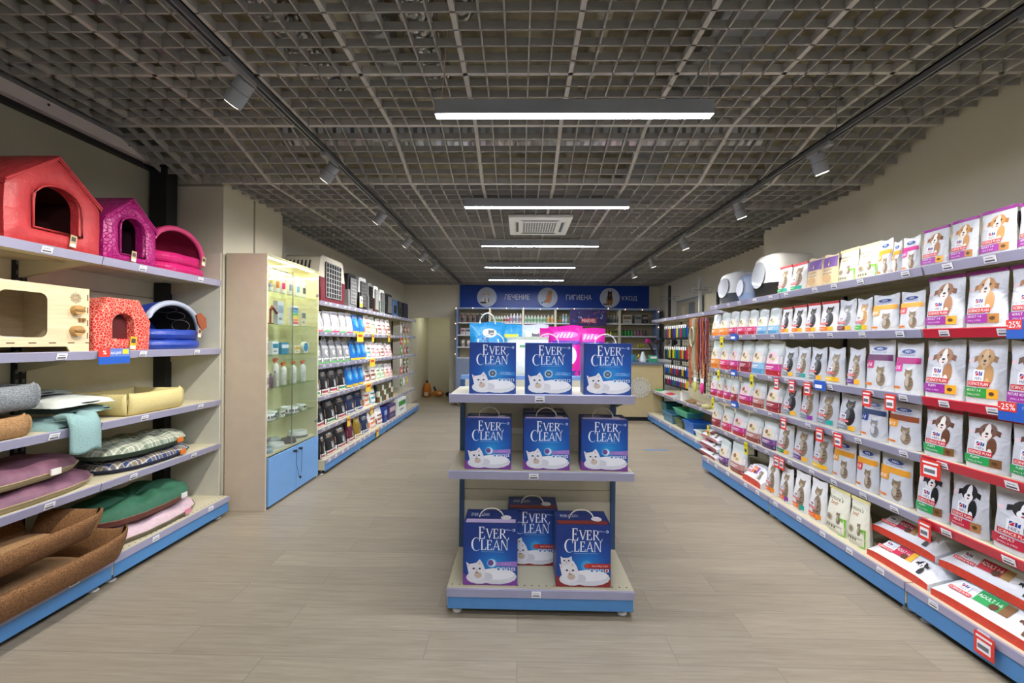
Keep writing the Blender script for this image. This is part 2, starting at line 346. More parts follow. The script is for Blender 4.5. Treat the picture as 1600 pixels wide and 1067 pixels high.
def catp(A, x, z, s, p, body=1):
    """printed cat: p = (coat, stripe, chest)"""
    c, st, ch = p
    if body:
        A.ell(x+s*.12, z-s*1.25*body, s*.62, s*1.0*body, c, 1); A.ell(x-s*.12, z-s*1.0*body, s*.28, s*.6, ch, 2)
        for k in range(3): A.ell(x+s*.35, z-s*(.7+.4*k)*body, s*.26, s*.05, st, 3, 8, .5)
    for d in (-1, 1): A.poly([(x+d*s*.48, z+s*.62), (x+d*s*.5, z+s*.05), (x+d*s*.08, z+s*.36)], c, 3)
    A.ell(x, z, s*.54, s*.45, c, 4); A.ell(x, z-s*.2, s*.26, s*.2, ch, 5)
    for d in (-1, 0, 1): A.poly([(x+d*s*.14-s*.03, z+s*.42), (x+d*s*.14+s*.03, z+s*.42), (x+d*s*.11, z+s*.16)], st, 5)
    for d in (-1, 1): A.ell(x+d*s*.22, z+s*.03, s*.09, s*.08, '#c9b64a', 6, 8); A.ell(x+d*s*.22, z+s*.03, s*.035, s*.075, '#111111', 7, 6)
    A.ell(x, z-s*.12, s*.05, s*.035, '#9a4a4a', 6, 6)
def hills(A, x, z, w, big=True):
    """white badge over a red strip"""
    A.rect(x-w*.24, x+w*.24, z, z+w*.42, '#f3f3f3', 6)
    A.poly([(x-w*.16, z+w*.2), (x-w*.02, z+w*.2), (x-w*.02, z+w*.36)], '#d01c2c', 7); A.poly([(x-w*.16, z+w*.36), (x-w*.05, z+w*.36), (x-w*.16, z+w*.24)], '#1c3f94', 7)
    A.poly([(x+w*.01, z+w*.2), (x+w*.07, z+w*.2), (x+w*.07, z+w*.36), (x+w*.01, z+w*.36)], '#1c3f94', 7); A.poly([(x+w*.09, z+w*.2), (x+w*.16, z+w*.2), (x+w*.16, z+w*.36), (x+w*.09, z+w*.3)], '#1c3f94', 7)
    A.text("Hill's", x, z+w*.04, w*.12, '#1c2c6c', 7)
    A.rect(x-w*.5, x+w*.5, z-w*.2, z-w*.01, '#cf2b30', 6, 2); A.text('SCIENCE PLAN', x, z-w*.16, w*.11, '#ffffff', 7, w*.9)

# ---------------------------------------------------------------- bags
KIND = {}
def bag_surface(Wd, H, D, p=3.2, top=.92, lean=.0, sq=0.75):
    def half(v):
        if v > top: return D*.5*.05
        b = .86+.14*min(1, v/.12)
        return D*.5*max(.05, b*(1-(v/top)**2.4))
    def wid(v): return Wd*.5*(1-.05*math.sin(PI*min(1, v/top))+.0*v)
    def front(x, z, off=0):
        v = min(max(z/H, 0), 1); w = wid(v); u = max(-1, min(1, x/w if abs(x) < w else math.copysign(1, x)))
        d = half(v)*(1-abs(u)**p)**(1/p)
        return Vector((x if abs(x) < w else math.copysign(w, x), -d-off+lean*z, z))
    return half, wid, front
def make_bag(name, Wd, H, D, body, seam, art, p=3.2, top=.92, handle=None, bodymat=None):
    half, wid, front = bag_surface(Wd, H, D, p, top)
    rnd = random.Random(name)
    ph = [rnd.uniform(0, 6) for _ in range(4)]
    def wr(u, v): return .0035*math.sin(9*v+ph[0]+3*u)*math.sin(5*u+ph[1]) + .002*math.sin(23*u+ph[2]+4*v)
    def P(sgn):
        def fn(a, b):
            u = -1+2*a; v = b; w = wid(v); d = half(v)*(max(0, 1-abs(u)**p))**(1/p)
            return (u*w, sgn*(d+(wr(u, v) if sgn > 0 else 0)*min(1, d*60)), v*H + (0.006*math.sin(3*u+ph[3]) if b == 1 else 0))
        return fn
    m = MB(); B = bodymat or film(body)
    m.grid(P(-1), 12, 14, B); m.grid(P(1), 12, 14, B, flip=True)
    n = 12; vs = [P(-1)(i/n, 0) for i in range(n+1)]+[P(1)(i/n, 0) for i in range(n+1)]
    m.add(vs, [(i, n+1+i, n+2+i, i+1) for i in range(n)], B)
    root = m.build(name)
    A = Art(); art(A, Wd, H)
    # printed art is laid on the front, clipped to the bag's width
    a = MB(); A.lay(a, lambda x, z, off: front(max(-Wd*.47, min(Wd*.47, x)), z, off))
    a.build('printed_front', root)
    if seam:
        q = MB(); hw = wid(1)+.001; q.box(-hw, hw, -half(1)-.0018, half(1)+.0018, H*.945, H+.004, film(seam)); q.build('top_seam', root)
    if handle:
        q = MB(); r = Wd*.22
        q.tube([(r*math.cos(t), 0, H-.01+Wd*.3*math.sin(t)) for t in [PI*i/10 for i in range(11)]], .006, handle); q.build('handle', root)
    return root
JR = ('#a8744a', '#efebe4', '#7c4c2c', '#d3d8de'); CO = ('#c8935a', '#f3ece0', '#a8703c', '#e9e2d6'); GR = ('#b98a55', '#c9a878', '#8d6238', '#b98a55')
BG = ('#6b4128', '#f0e9df', '#5b3521', '#e4e0da'); BW = ('#1d1d20', '#eeeeee', '#151517', '#e3e3e6')
TABBY = ('#8c7b66', '#4e4234', '#b9ab98'); GREYC = ('#8d8f92', '#55585c', '#c9cbce'); BLKC = ('#2a2a2d', '#151515', '#6b6b70'); ORC = ('#c99a62', '#9a6a34', '#ead9c2')
def A_dog(band, sq, pal, prod='ADULT 1-6'):
    def f(A, w, h):
        dog(A, w*.06, h*.73, w*.37, pal, 2); hills(A, -w*.04, h*.36, w*.58)
        A.rect(-w*.44, w*.2, h*.1, h*.25, band, 8, 4); A.rect(w*.2, w*.43, h*.1, h*.25, sq, 8, 2)
        A.text(prod, -w*.13, h*.195, w*.055, '#ffffff', 10, w*.5); A.text('SMALL & MINI', -w*.13, h*.13, w*.04, '#e8d8ec', 10, w*.5)
        A.ell(w*.31, h*.175, w*.06, w*.045, '#5a3a20', 9, 8); A.ell(-w*.33, h*.68, w*.07, w*.05, '#e7c9cf', 2, 8)
    return f
def A_cat(band, sq, pal, body=1.0):
    def f(A, w, h):
        catp(A, w*.1, h*.72, w*.38, pal, body*h/w*.62); hills(A, -w*.1, h*.34, w*.56)
        A.rect(-w*.44, w*.16, h*.08, h*.2, band, 8, 4); A.rect(w*.16, w*.42, h*.08, h*.2, sq, 8, 2); A.text('ADULT', -w*.14, h*.12, w*.07, '#ffffff', 10, w*.5)
    return f
def A_rx(band, tagc, code, pal=TABBY, low=False):
    def f(A, w, h):
        A.rect(-w*.48, w*.48, h*.6, h*.72, band, 3, 8); A.ell(0, h*.84, w*.26, w*.07, '#1d4490', 4); A.text("Hill's", 0, h*.815, w*.08, '#ffffff', 5, w*.3)
        A.text('PRESCRIPTION DIET', 0, h*.755, w*.045, '#1d4490', 5, w*.6)
        A.rect(-w*.46, -w*.1, h*.44, h*.6, tagc, 4, 3); A.text(code, -w*.28, h*.48, w*.13, '#ffffff', 6, w*.3)
        catp(A, w*.16, h*.4, w*.25, pal, .9); A.rect(-w*.42, -w*.12, h*.09, h*.14, '#e37f2c', 4, 2)
    return f
def A_brit(mid, low, flower='#f2d9a8', green='#7f9a86'):
    def f(A, w, h):
        A.rect(-w*.47, w*.47, h*.78, h*.93, '#c7d0cc', 2, 8); A.text('natural', 0, h*.83, w*.11, green, 3, w*.6)
        A.rect(-w*.47, w*.47, h*.36, h*.55, '#efe4e2', 2, 8); A.ell(0, h*.52, w*.3, w*.3, flower, 4); A.ell(-w*.08, h*.56, w*.1, w*.12, '#8a6a4c', 5, 10); A.ell(w*.1, h*.48, w*.11, w*.08, '#a8b86a', 5, 10)
        A.rect(-w*.47, w*.47, h*.16, h*.34, mid, 5, 8); A.rect(-w*.47, w*.47, h*.0, h*.16, low, 5, 8); A.rect(-w*.3, w*.2, h*.24, h*.27, '#f3e6e8', 6, 2); A.rect(-w*.3, w*.1, h*.19, h*.21, '#f3e6e8', 6, 2)
    return f
def A_nat(A, w, h):
    A.rect(-w*.47, w*.47, h*.02, h*.2, '#c9c3ae', 2, 8); A.rect(w*.2, w*.46, h*.0, h*.4, '#79b843', 3, 3); A.text("nature's", -w*.04, h*.74, w*.15, '#5a5f3a', 4, w*.66); A.text('best', -w*.06, h*.64, w*.14, '#b0682c', 4, w*.4)
    catp(A, w*.2, h*.45, w*.15, TABBY, 1.0); A.ell(-w*.2, h*.33, w*.16, w*.13, '#b8aa94', 4); A.ell(-w*.2, h*.33, w*.1, w*.08, '#8d7c66', 5)
    for k in range(4): A.ell(-w*.3+k*w*.13, h*.14, w*.045, w*.045, '#6a6f52', 4, 8)
def A_purple(A, w, h):
    A.rect(-w*.47, w*.47, h*.6, h*.93, '#7a5aa0', 2, 8, 2); dog(A, 0, h*.72, w*.16, BG, False); A.text('HOLISTIC', 0, h*.48, w*.09, '#6a4a3a', 3, w*.7); A.ell(0, h*.25, w*.28, w*.2, '#c9a06a', 3); A.rect(-w*.3, w*.3, h*.4, h*.42, '#8a6a4a', 3, 2)
def A_litter(dk, low, acc='#e8e8e8', txt='CAT LITTER'):
    def f(A, w, h):
        A.poly([(-w*.46, h*.35), (w*.46, h*.45), (w*.46, h*.8), (-w*.46, h*.88)], dk, 2); A.text(txt, 0, h*.66, w*.13, '#f2f2f2', 3, w*.8); A.ell(-w*.05, h*.48, w*.2, w*.17, acc, 3)
        catp(A, w*.05, h*.44, w*.16, GREYC, .6); A.rect(-w*.47, w*.47, h*.05, h*.25, '#eeeeee', 2, 8); A.rect(-w*.47, w*.47, h*.04, h*.1, low, 3, 8); A.text('10', -w*.25, h*.13, w*.14, low, 3); A.text('5 kg', w*.2, h*.14, w*.1, '#333333', 3)
    return f
def A_blue(A, w, h):
    A.ell(0, h*.55, w*.34, w*.4, '#2fa0dc', 2); catp(A, 0, h*.58, w*.24, GREYC, .7); A.rect(-w*.47, w*.47, h*.03, h*.14, '#e3c52c', 3, 8); A.text('SILICA', 0, h*.82, w*.18, '#ffffff', 3, w*.8)
def A_whiteb(c, d):
    def f(A, w, h):
        A.rect(-w*.47, w*.47, h*.1, h*.42, c, 2, 8); A.rect(-w*.35, w*.35, h*.55, h*.62, d, 2, 4); catp(A, w*.05, h*.5, w*.18, ORC, .5); A.text('CAT', 0, h*.78, w*.2, d, 3, w*.7)
    return f
def A_dark(band, pal):
    def f(A, w, h):
        A.poly([(-w*.46, h*.3), (w*.46, h*.36), (w*.1, h*.62), (-w*.46, h*.6)], '#c8a47a', 2); catp(A, w*.08, h*.46, w*.22, pal, .7); A.text('SUPER', 0, h*.8, w*.12, '#e8e8e8', 3, w*.7); A.text('PREMIUM', 0, h*.72, w*.09, '#c8a47a', 3, w*.7)
        A.rect(-w*.47, w*.47, h*.02, h*.22, '#e9e4dc', 3, 8); A.rect(-w*.3, w*.3, h*.08, h*.15, band, 4, 3)
    return f
def K(name, obname, W_, H_, D_, body, seam, art, look, cat='food bag', **kw): KIND[name] = dict(ob=obname, W=W_, H=H_, D=D_, body=body, seam=seam, art=art, look=look, cat=cat, kw=kw, proto=None)
Wb = '#cdd0d6'
K('dp1', 'dog_food_bag', .22, .30, .09, Wb, '#96288c', A_dog('#9c2a9a', '#e9a92c', JR), 'dog food bag with terrier, purple band')
K('dp2', 'dog_food_bag', .22, .30, .09, Wb, '#96288c', A_dog('#9c2a9a', '#b07a3a', CO), 'dog food bag with corgi, purple band')
K('dp3', 'dog_food_bag', .22, .30, .09, Wb, None, A_dog('#9c2a9a', '#e9a92c', JR, 'PUPPY'), 'seamless-topped dog food bag with terrier, purple band')
K('dgr', 'dog_food_bag', .22, .30, .09, Wb, None, A_dog('#2f9a3c', '#e9a92c', GR), 'dog food bag with golden dog, green band')
K('dmat', 'dog_food_bag', .22, .30, .09, Wb, None, A_dog('#9c2a9a', '#b07a3a', BG, 'MATURE ADULT'), 'mature dog food bag with purple band')
K('dbg', 'dog_food_bag', .22, .30, .09, Wb, '#b03038', A_dog('#1f9c50', '#7a5530', BG, 'PUPPY'), 'dog food bag with beagle, green band')
K('dbw', 'dog_food_bag', .22, .30, .09, Wb, None, A_dog('#b8243c', '#a8794a', BW, 'ADULT'), 'dog food bag with black-white dog, red band')
K('dbg2', 'dog_food_bag', .22, .30, .09, Wb, None, A_dog('#1f9c50', '#7a5530', BW, 'PUPPY'), 'dog food bag with black-white dog, green band')
K('rxm', 'cat_food_bag', .16, .24, .07, Wb, None, A_rx('#c02a80', '#d8349a', 'c/d'), 'prescription cat food bag with magenta band')
K('rxp', 'cat_food_bag', .16, .26, .07, Wb, None, A_rx('#6c2c60', '#c8307c', 'y/d'), 'prescription cat food bag with plum band')
K('rxo', 'cat_food_bag', .16, .24, .07, Wb, None, A_rx('#e09a28', '#e09a28', 'd/d'), 'prescription cat food bag with orange band')
K('rxr', 'cat_food_bag', .16, .24, .07, Wb, None, A_rx('#e09a28', '#d84a48', 'c/d'), 'prescription cat food bag with orange band, red tag')
K('rxb', 'cat_food_bag', .16, .24, .07, Wb, None, A_rx('#26406c', '#1d3a8c', 'i/d', GREYC), 'prescription cat food bag with navy band')
K('rxk', 'cat_food_bag', .16, .26, .07, Wb, None, A_rx('#9a4a22', '#f0a020', 'k/d'), 'prescription cat food bag with brown band')
K('cto', 'cat_food_bag', .11, .19, .06, '#e6e6e8', '#c23034', A_cat('#ec7a1c', '#f0b42c', BLKC), 'kitten food bag with red top, orange band')
K('cbw', 'cat_food_bag', .11, .19, .06, Wb, None, A_cat('#7c3434', '#f0b42c', GREYC), 'cat food bag with grey kitten, maroon band')
K('cgr', 'cat_food_bag', .11, .19, .06, Wb, None, A_cat('#52b03c', '#f0b42c', ORC), 'cat food bag with ginger cat, green band')
K('ctl', 'cat_food_bag', .11, .19, .06, '#c9ccd2', None, A_cat('#7d8894', '#2ba79c', TABBY), 'silver cat food bag with teal square')
K('cyl', 'cat_food_bag', .11, .19, .06, '#c9ccd2', None, A_cat('#7d8894', '#f0b42c', BLKC), 'silver cat food bag with yellow square')
K('cye', 'cat_food_bag', .11, .19, .06, '#c9ccd2', None, A_cat('#f0c41c', '#f0b42c', TABBY), 'cat food bag with full yellow band')
K('cpu', 'cat_food_bag', .11, .19, .06, '#c9ccd2', None, A_cat('#6a3a8c', '#f0b42c', TABBY), 'cat food bag with violet band')
K('cpq', 'cat_food_bag', .11, .19, .06, '#c9ccd2', None, A_cat('#7d8894', '#8c3aa0', TABBY), 'silver cat food bag with violet square')
K('cgn', 'cat_food_bag', .11, .19, .06, '#dcdee2', None, A_cat('#1c8a48', '#f0b42c', TABBY), 'cat food bag with dark green band')
K('cor', 'cat_food_bag', .13, .26, .08, '#e4e4e4', None, A_cat('#ec6c1c', '#f08a1c', TABBY, 1.3), 'white cat food bag with big tabby, orange band')
K('cot', 'cat_food_bag', .13, .26, .08, '#e4e4e4', None, A_cat('#ec6c1c', '#1fa596', TABBY, 1.3), 'white cat food bag with big tabby, teal corner')
K('cop', 'cat_food_bag', .13, .26, .08, '#e4e4e4', None, A_cat('#ec6c1c', '#8c3aa0', TABBY, 1.3), 'white cat food bag with big tabby, violet corner')
K('nat', 'cat_food_bag', .17, .27, .09, '#e8e6d4', '#eee29c', A_nat, 'cream and green cat food bag with small tabby')
K('pur', 'treat_bag', .12, .18, .06, '#d8c49c', None, A_purple, 'cream treat bag with purple top')
K('rtg', 'cat_food_bag', .11, .17, .06, '#e6e6e8', '#c23034', A_cat('#1c9a5c', '#2ba79c', TABBY), 'small cat food bag with red top, green band')
for n_, a_, b_, l_ in (('bo', '#e8943c', '#d97a28', 'pale natural food bag with orange base'), ('bp', '#d4467c', '#b8243c', 'pale natural food bag with pink base'), ('bb', '#8ab8d8', '#5a98c4', 'pale natural food bag with light blue base'),
                   ('bm', '#c43c8c', '#b02434', 'pale natural food bag with magenta base'), ('br', '#9c3440', '#8c2430', 'pale natural food bag with dark red base'), ('bv', '#7c4c8c', '#4c2c5c', 'pale natural food bag with purple base'),
                   ('bn', '#b8847c', '#8c4038', 'pale natural food bag with brown base')):
    K(n_, 'natural_food_bag', .13, .22, .08, '#d3d9d8', None, A_brit(a_, b_, '#f2dcc0' if n_ != 'bm' else '#f4c8d0'), l_)
K('lg', 'cat_litter_bag', .15, .22, .09, '#c9c6cc', '#d9d9dd', A_litter('#3c3c44', '#d8346c'), 'grey litter bag with pink stripe', 'litter bag')
K('lgg', 'cat_litter_bag', .15, .22, .09, '#c9c6cc', '#d9d9dd', A_litter('#3c3c44', '#3cb45c'), 'grey litter bag with green stripe', 'litter bag')
K('lc', 'cat_litter_bag', .17, .26, .11, '#8e9096', None, A_litter('#232528', '#5cc46c'), 'clear grey litter bag with white handle', 'litter bag', handle=WHITE)
K('lbl', 'cat_litter_bag', .16, .27, .10, '#1c6cc0', None, A_blue, 'glossy blue silica litter bag', 'litter bag')
K('lw', 'cat_litter_bag', .15, .26, .09, '#e8e6e2', None, A_whiteb('#e88a4c', '#b8481c'), 'white litter bag with orange panel', 'litter bag')
K('lt', 'cat_litter_bag', .15, .26, .09, '#e8e6e2', None, A_whiteb('#2ba0a8', '#1c7c84'), 'white litter bag with teal panel', 'litter bag')
K('lbr', 'cat_litter_bag', .15, .26, .09, '#e8e6e2', None, A_whiteb('#8a4a30', '#6a3420'), 'white litter bag with brown panel', 'litter bag')
K('lpk', 'cat_litter_bag', .14, .24, .09, '#e8e2e2', None, A_whiteb('#e09aa4', '#b84c5c'), 'white litter bag with pink panel', 'litter bag')
K('lgn', 'cat_litter_bag', .14, .22, .09, '#e6e8e2', None, A_whiteb('#9cc48c', '#4c8c44'), 'white litter bag with green panel', 'litter bag')
K('kb', 'black_food_bag', .19, .28, .11, '#1c1d22', None, A_dark('#c83c5c', GREYC), 'black and tan food bag with white base')
K('kg', 'black_food_bag', .19, .28, .11, '#1c1d22', None, A_dark('#2c9c6c', GREYC), 'black and tan food bag with green label')
K('kn', 'navy_food_bag', .17, .28, .10, '#1d2c50', None, A_dark('#4c6cac', TABBY), 'navy food bag with cat picture')
K('km', 'maroon_food_bag', .17, .28, .10, '#5c1c34', None, A_dark('#b02c4c', TABBY), 'maroon food bag with cat picture')
K('ko', 'gold_food_bag', .17, .28, .10, '#8c7420', None, A_dark('#b0942c', TABBY), 'old-gold food bag with cat picture')
def get_bag(k):
    d = KIND[k]
    if d['proto'] is None: d['proto'] = make_bag(d['ob'], d['W'], d['H'], d['D'], d['body'], d['seam'], d['art'], **d['kw']); d['used'] = False
    if not d['used']: d['used'] = True; return d['proto']
    return copy_tree(d['proto'])
ZS = []
def shelf_row(side, Xf, Z, items, place, inset=.02):
    """stand bags with their fronts near the shelf edge; each item: kind, image columns of its two edges, image row of its top"""
    sg = 1 if side == 'right' else -1
    for it in items:
        k, a, b, top = it[:4]; d = KIND[k]; X = Xf+sg*inset
        ya, yb = sorted((y_at(a, X, Z), y_at(b, X, Z))); ya = max(ya, 4.562) if sg < 0 else ya; w = min(max(yb-ya, .03), .34)*.965; yc = (ya+yb)/2
        lid = min([q for q in ZS if q > Z+.1] or [9])-Z-.058
        h = min(lid, max(z_at(top, X+sg*.04, yc)-Z, .08))
        o = get_bag(k); sx = w/d['W']; sz = h/d['H']; sy = min(1.5, max(.7, (sx+sz)/2))
        o.scale = (sx, sy, sz); o.location = (X+sg*d['D']*sy/2+sg*.006, yc, Z+.0012); o.rotation_euler = (0, 0, -sg*PI/2 + random.uniform(-.03, .03))
        reg(o, d['look'], d['cat'], place)

# ================================================================ ROOM
XL0, XL1, XR0, XR1, YB = -3.12, -2.78, 2.95, 3.32, 9.95
ZN, ZF, YA, YC = 3.046, 2.84, 2.98, 3.55        # near and far ceiling heights, slope between YA and YC
YK = -1.6                                       # the room goes on behind the camera
ZT = 3.75
def wallbox(name, *a, m=WALL): q = MB().box(*a, m); return struct(q.build(name))
wallbox('floor', -3.4, 3.6, YK, 11.9, -.1, 0, m=FLOOR)
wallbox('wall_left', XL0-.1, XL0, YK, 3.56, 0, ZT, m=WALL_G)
wallbox('wall_left_column', XL0-.1, -2.585, 3.57, 4.47, 0, ZT)
wallbox('wall_left_far', XL1-.1, XL1, 4.47, 9.95, 0, ZT)
wallbox('wall_right', XR0, XR0+.45, YK, 5.1, 0, ZT)
wallbox('wall_right_far', XR1, XR1+.1, 5.1, YB, 0, ZT)
q = MB(); q.box(-1.68, 3.42, YB, YB+.12, 0, ZT, WALL); q.box(-2.88, -2.6, YB, YB+.12, 0, ZT, WALL); q.box(-2.6, -1.68, YB, YB+.12, 2.05, ZT, WALL); struct(q.build('wall_back'))
q = MB(); q.box(-2.7, -2.6, YB+.12, 11.8, 0, 2.3, WALL); q.box(-1.68, -1.58, YB+.12, 11.8, 0, 2.3, WALL); q.box(-2.7, -1.58, 11.8, 11.9, 0, 2.3, WALL); q.box(-2.7, -1.58, YB+.12, 11.9, 2.3, 2.35, WALL); struct(q.build('wall_passage'))
wallbox('ceiling', -3.4, 3.6, YK, YB+.2, ZT, ZT+.1, m=CONC)
# column facing joints
q = MB(); q.box(-2.586, -2.581, 3.98, 4.0, 0, 2.84, mt('#8f8b7b', .6)); q.box(XL0, -2.58, 3.55, 3.572, 2.825, 2.84, mt('#8f8b7b', .6)); struct(q.build('trim_column'))
# left wall head: white ledge, grey steel beam, black post
q = MB(); q.box(XL0, XL0+.05, YK, 3.5, 2.90, 2.93, DARK); struct(q.build('trim_black'))
q = MB(); q.box(XL0, XL0+.10, YK, 3.5, 2.93, 3.01, mt('#cfc6c6', .5)); 
for k in range(6): q.cyl((XL0+.10, .4+.55*k, 2.985), (XL0+.104, .4+.55*k, 2.985), .008, None, DARK, 8)
struct(q.build('trim_ledge'))
q = MB(); q.box(XL0, XL0+.06, YK, 3.5, 3.01, 3.2, mt('#6c6f71', .5)); q.box(XL0, XL0+.13, YK, 3.5, 3.01, 3.02, mt('#6c6f71', .5)); struct(q.build('trim_beam'))
q = MB(); q.box(-3.1, -2.96, 3.42, 3.53, 0, 2.95, DARK); struct(q.build('trim_post'))
# wall skirting under passage
# --- open-cell grid ceiling
GRID = mt('#969490', .55); GRIDT = mt('#b0aea9', .5)
def cz(y): return ZN if y <= YA else ZF if y >= YC else ZN+(ZF-ZN)*(y-YA)/(YC-YA)
def blade(q, xs, ys, t, m, h=.042):
    (x0, x1), (y0, y1) = xs, ys
    if x0 == x1: P = [(x0-t/2, y0), (x0+t/2, y0), (x0-t/2, y1), (x0+t/2, y1)]
    else: P = [(x0, y0-t/2), (x1, y0-t/2), (x0, y0+t/2), (x1, y0+t/2)]
    vs = [(x, y, cz(y)+dz) for dz in (0, h) for x, y in P]
    q.add(vs, [(0, 2, 3, 1), (4, 5, 7, 6), (0, 1, 5, 4), (2, 6, 7, 3), (0, 4, 6, 2), (1, 3, 7, 5)], m)
X0T = -.33
segs = [('ceiling_near', YK, YA), ('ceiling_slope', YA, YC), ('ceiling_far', YC, YB)]
for nm, ya, yb in segs:
    q = MB(); far = ya >= YC
    k = -26
    while k < 32:
        x = X0T+k*.122; x1 = XR0 if True else 0
        T = k % 5 == 0
        lo, hi = (XL0+.02, XR0)
        if far: lo, hi = XL1, XR1
        if lo < x < hi:
            a = ya
            if far and x > XR0: a = 5.1
            if far and x < -2.585: a = 4.47
            blade(q, (x, x), (a, yb), .026 if T else .009, GRIDT if T else GRID, .045 if T else .042)
        k += 1
    n = round((yb-ya)/.61) if nm != 'ceiling_slope' else 1
    st = (yb-ya)/(n*5) if n else 1
    for j in range(n*5+1):
        y = ya+j*st
        if nm == 'ceiling_slope' and j in (0, 5): continue
        T = j % 5 == 0; lo, hi = (XL0+.02, XR0) if not far else (XL1 if y > 4.47 else -2.585, XR1 if y > 5.1 else XR0)
        blade(q, (lo, hi), (y, y), .024 if T else .009, GRIDT if T else GRID, .045 if T else .042)
    struct(q.build(nm))

# --- services above the grid
def duct(name, p0, p1, r, m, label, cat, rib=0, n=16):
    q = MB(); p0 = Vector(p0); p1 = Vector(p1); L_ = (p1-p0).length
    if rib:
        k = int(L_/rib); d = (p1-p0).normalized(); a = d.orthogonal().normalized(); b = d.cross(a); vs = []
        for i in range(k+1):
            rr = r*(1 if i % 2 else .93); c = p0+d*L_*i/k; vs += [c+(a*math.cos(2*PI*j/n)+b*math.sin(2*PI*j/n))*rr for j in range(n)]
        q.add(vs, [(i*n+j, i*n+(j+1) % n, (i+1)*n+(j+1) % n, (i+1)*n+j) for i in range(k) for j in range(n)], m, False)
    else: q.cyl(p0, p1, r, None, m, n)
    return tag(q.build(name), label, cat)
ALU = mt('#b4b6b6', .3, .85)
duct('ventilation_duct', (-1.9, 3.35, 3.16), (1.9, 3.35, 3.16), .14, ALU, 'ribbed silver duct running across the shop above sloping ceiling grid', 'duct', .035)
duct('ventilation_duct', (-.62, .6, 3.42), (-.62, 3.0, 3.42), .12, FOIL, 'foil duct above the grid, left of the front strip lamp', 'duct', .05)
duct('ventilation_duct', (-.9, .6, 3.45), (-.9, 3.0, 3.45), .10, ALU, 'plain silver duct beside the foil duct above ceiling', 'duct', .04)
duct('ventilation_duct', (-.34, .6, 3.36), (-.34, 2.3, 3.36), .09, FOIL, 'short crumpled foil duct nearest the ceiling centre', 'duct', .045)
duct('ventilation_duct', (-1.75, .5, 3.45), (-1.35, 3.0, 3.4), .13, FOIL, 'crooked foil duct above the left ceiling track', 'duct', .05)
duct('ventilation_duct', (-2.5, .5, 3.45), (-2.3, 3.0, 3.45), .12, ALU, 'silver duct above the left shelves', 'duct', .05)
duct('drain_pipe', (-1.08, .4, 3.42), (-1.08, 3.1, 3.42), .055, mt('#b9b39a', .5), 'beige pipe above the grid left of the ducts', 'pipe')
duct('drain_pipe', (.5, .4, 3.5), (.5, 9.4, 3.5), .05, mt('#b9b39a', .5), 'beige pipe above the grid right of the lamp centre', 'pipe')
q = MB()
q.box(1.15, 1.5, .4, 9.6, 3.38, 3.385, STEEL)
for s in (1.15, 1.5): q.box(s-.003, s+.003, .4, 9.6, 3.38, 3.45, STEEL)
tag(q.build('cable_tray'), 'dark perforated cable tray above the grid on the right', 'cable tray')
q = MB(); r = random.Random(3)
for i in range(5): q.tube([(1.2+.06*i+.02*math.sin(y*2+i), y*.3+.4, 3.40+.01*(i % 2)) for y in range(31)], .012, DARK if i != 2 else mt('#c8552c', .5), 6)
tag(q.build('cable_bundle'), 'black and orange cables lying in the ceiling cable tray', 'cables')

# --- linear lamps
BODY = mt('#9fa4ab', .4, .3)
def emis(key, col, e):
    if key in MC: return MC[key]
    m, N, L, B = new_mat(key); B.inputs['Base Color'].default_value = lin(col); B.inputs['Emission Color'].default_value = lin(col); B.inputs['Emission Strength'].default_value = e; return m
LIT = emis('lamp_diffuser', '#eef2ff', LAMP_E)
lamps = [(.28, 2.27, 'strip lamp closest to the camera, hanging by cords'), (.235, 3.82, 'strip lamp just in front of the ceiling air conditioner'), (.25, 5.37, 'strip lamp just behind the ceiling air conditioner'), (.16, 6.93, 'fourth strip lamp back, second from blue sign'), (.12, 8.35, 'strip lamp closest to the blue wall sign'),
         (.3, .7, 'strip lamp just above and behind the camera'), (.3, -.85, 'last strip lamp far behind the camera')]
for x, y, lb in lamps:
    e = empty('linear_lamp', (x, y, 2.73)); tag(e, 'long white glowing '+lb, 'lamp', 'linear ceiling lamps')
    q = MB(); q.box(-.75, .75, -.03, .03, .012, .075, BODY); q.box(-.75, .75, -.03, -.0275, -.001, .012, BODY); q.box(-.75, .75, .0275, .03, -.001, .012, BODY); q.box(-.752, -.748, -.03, .03, -.001, .012, BODY); q.box(.748, .752, -.03, .03, -.001, .012, BODY); q.build('lamp_body', e)
    MB().box(-.7475, .7475, -.027, .027, .0, .011, LIT).build('diffuser', e)
    for s in (-.72, .72): q = MB(); q.cyl((s, 0, .075), (s+.03, 0, (3.2 if y < 3 else 2.9)-2.73), .0025, None, mt('#c8b8a0', .6), 6); q.build('hanging_cord', e)
# --- ceiling air conditioner
e = empty('ceiling_air_conditioner', (.21, 4.73, 2.80)); tag(e, 'white square ceiling cassette air conditioner with a perforated centre grille', 'air conditioner')
ACW = mt('#eceef0', .4); q = MB(); q.box(-.34, .34, -.36, .36, 0, .04, ACW); q.build('panel', e, bevel=.012)
q = MB(); q.box(-.30, .30, -.30, .30, .04, .3, mt('#a9abad', .5)); q.build('housing', e)
q = MB(); q.box(-.19, .19, -.19, .19, -.006, 0, ACW)
for i in range(13):
    for j in range(10): q.box(-.18+.0285*i, -.18+.0285*i+.018, -.18+.037*j, -.18+.037*j+.022, -.0075, -.005, mt('#4c5056', .6))
q.build('grille', e)
for a in range(4):
    q = MB(); M = Matrix.Rotation(a*PI/2, 4, 'Z'); q.box(-.19, .19, .235, .262, -.003, .001, mt('#50555b', .6), M); q.box(-.21, .21, .268, .274, -.004, .001, mt('#aeb2b6', .5), M); q.build('air_outlet', e)

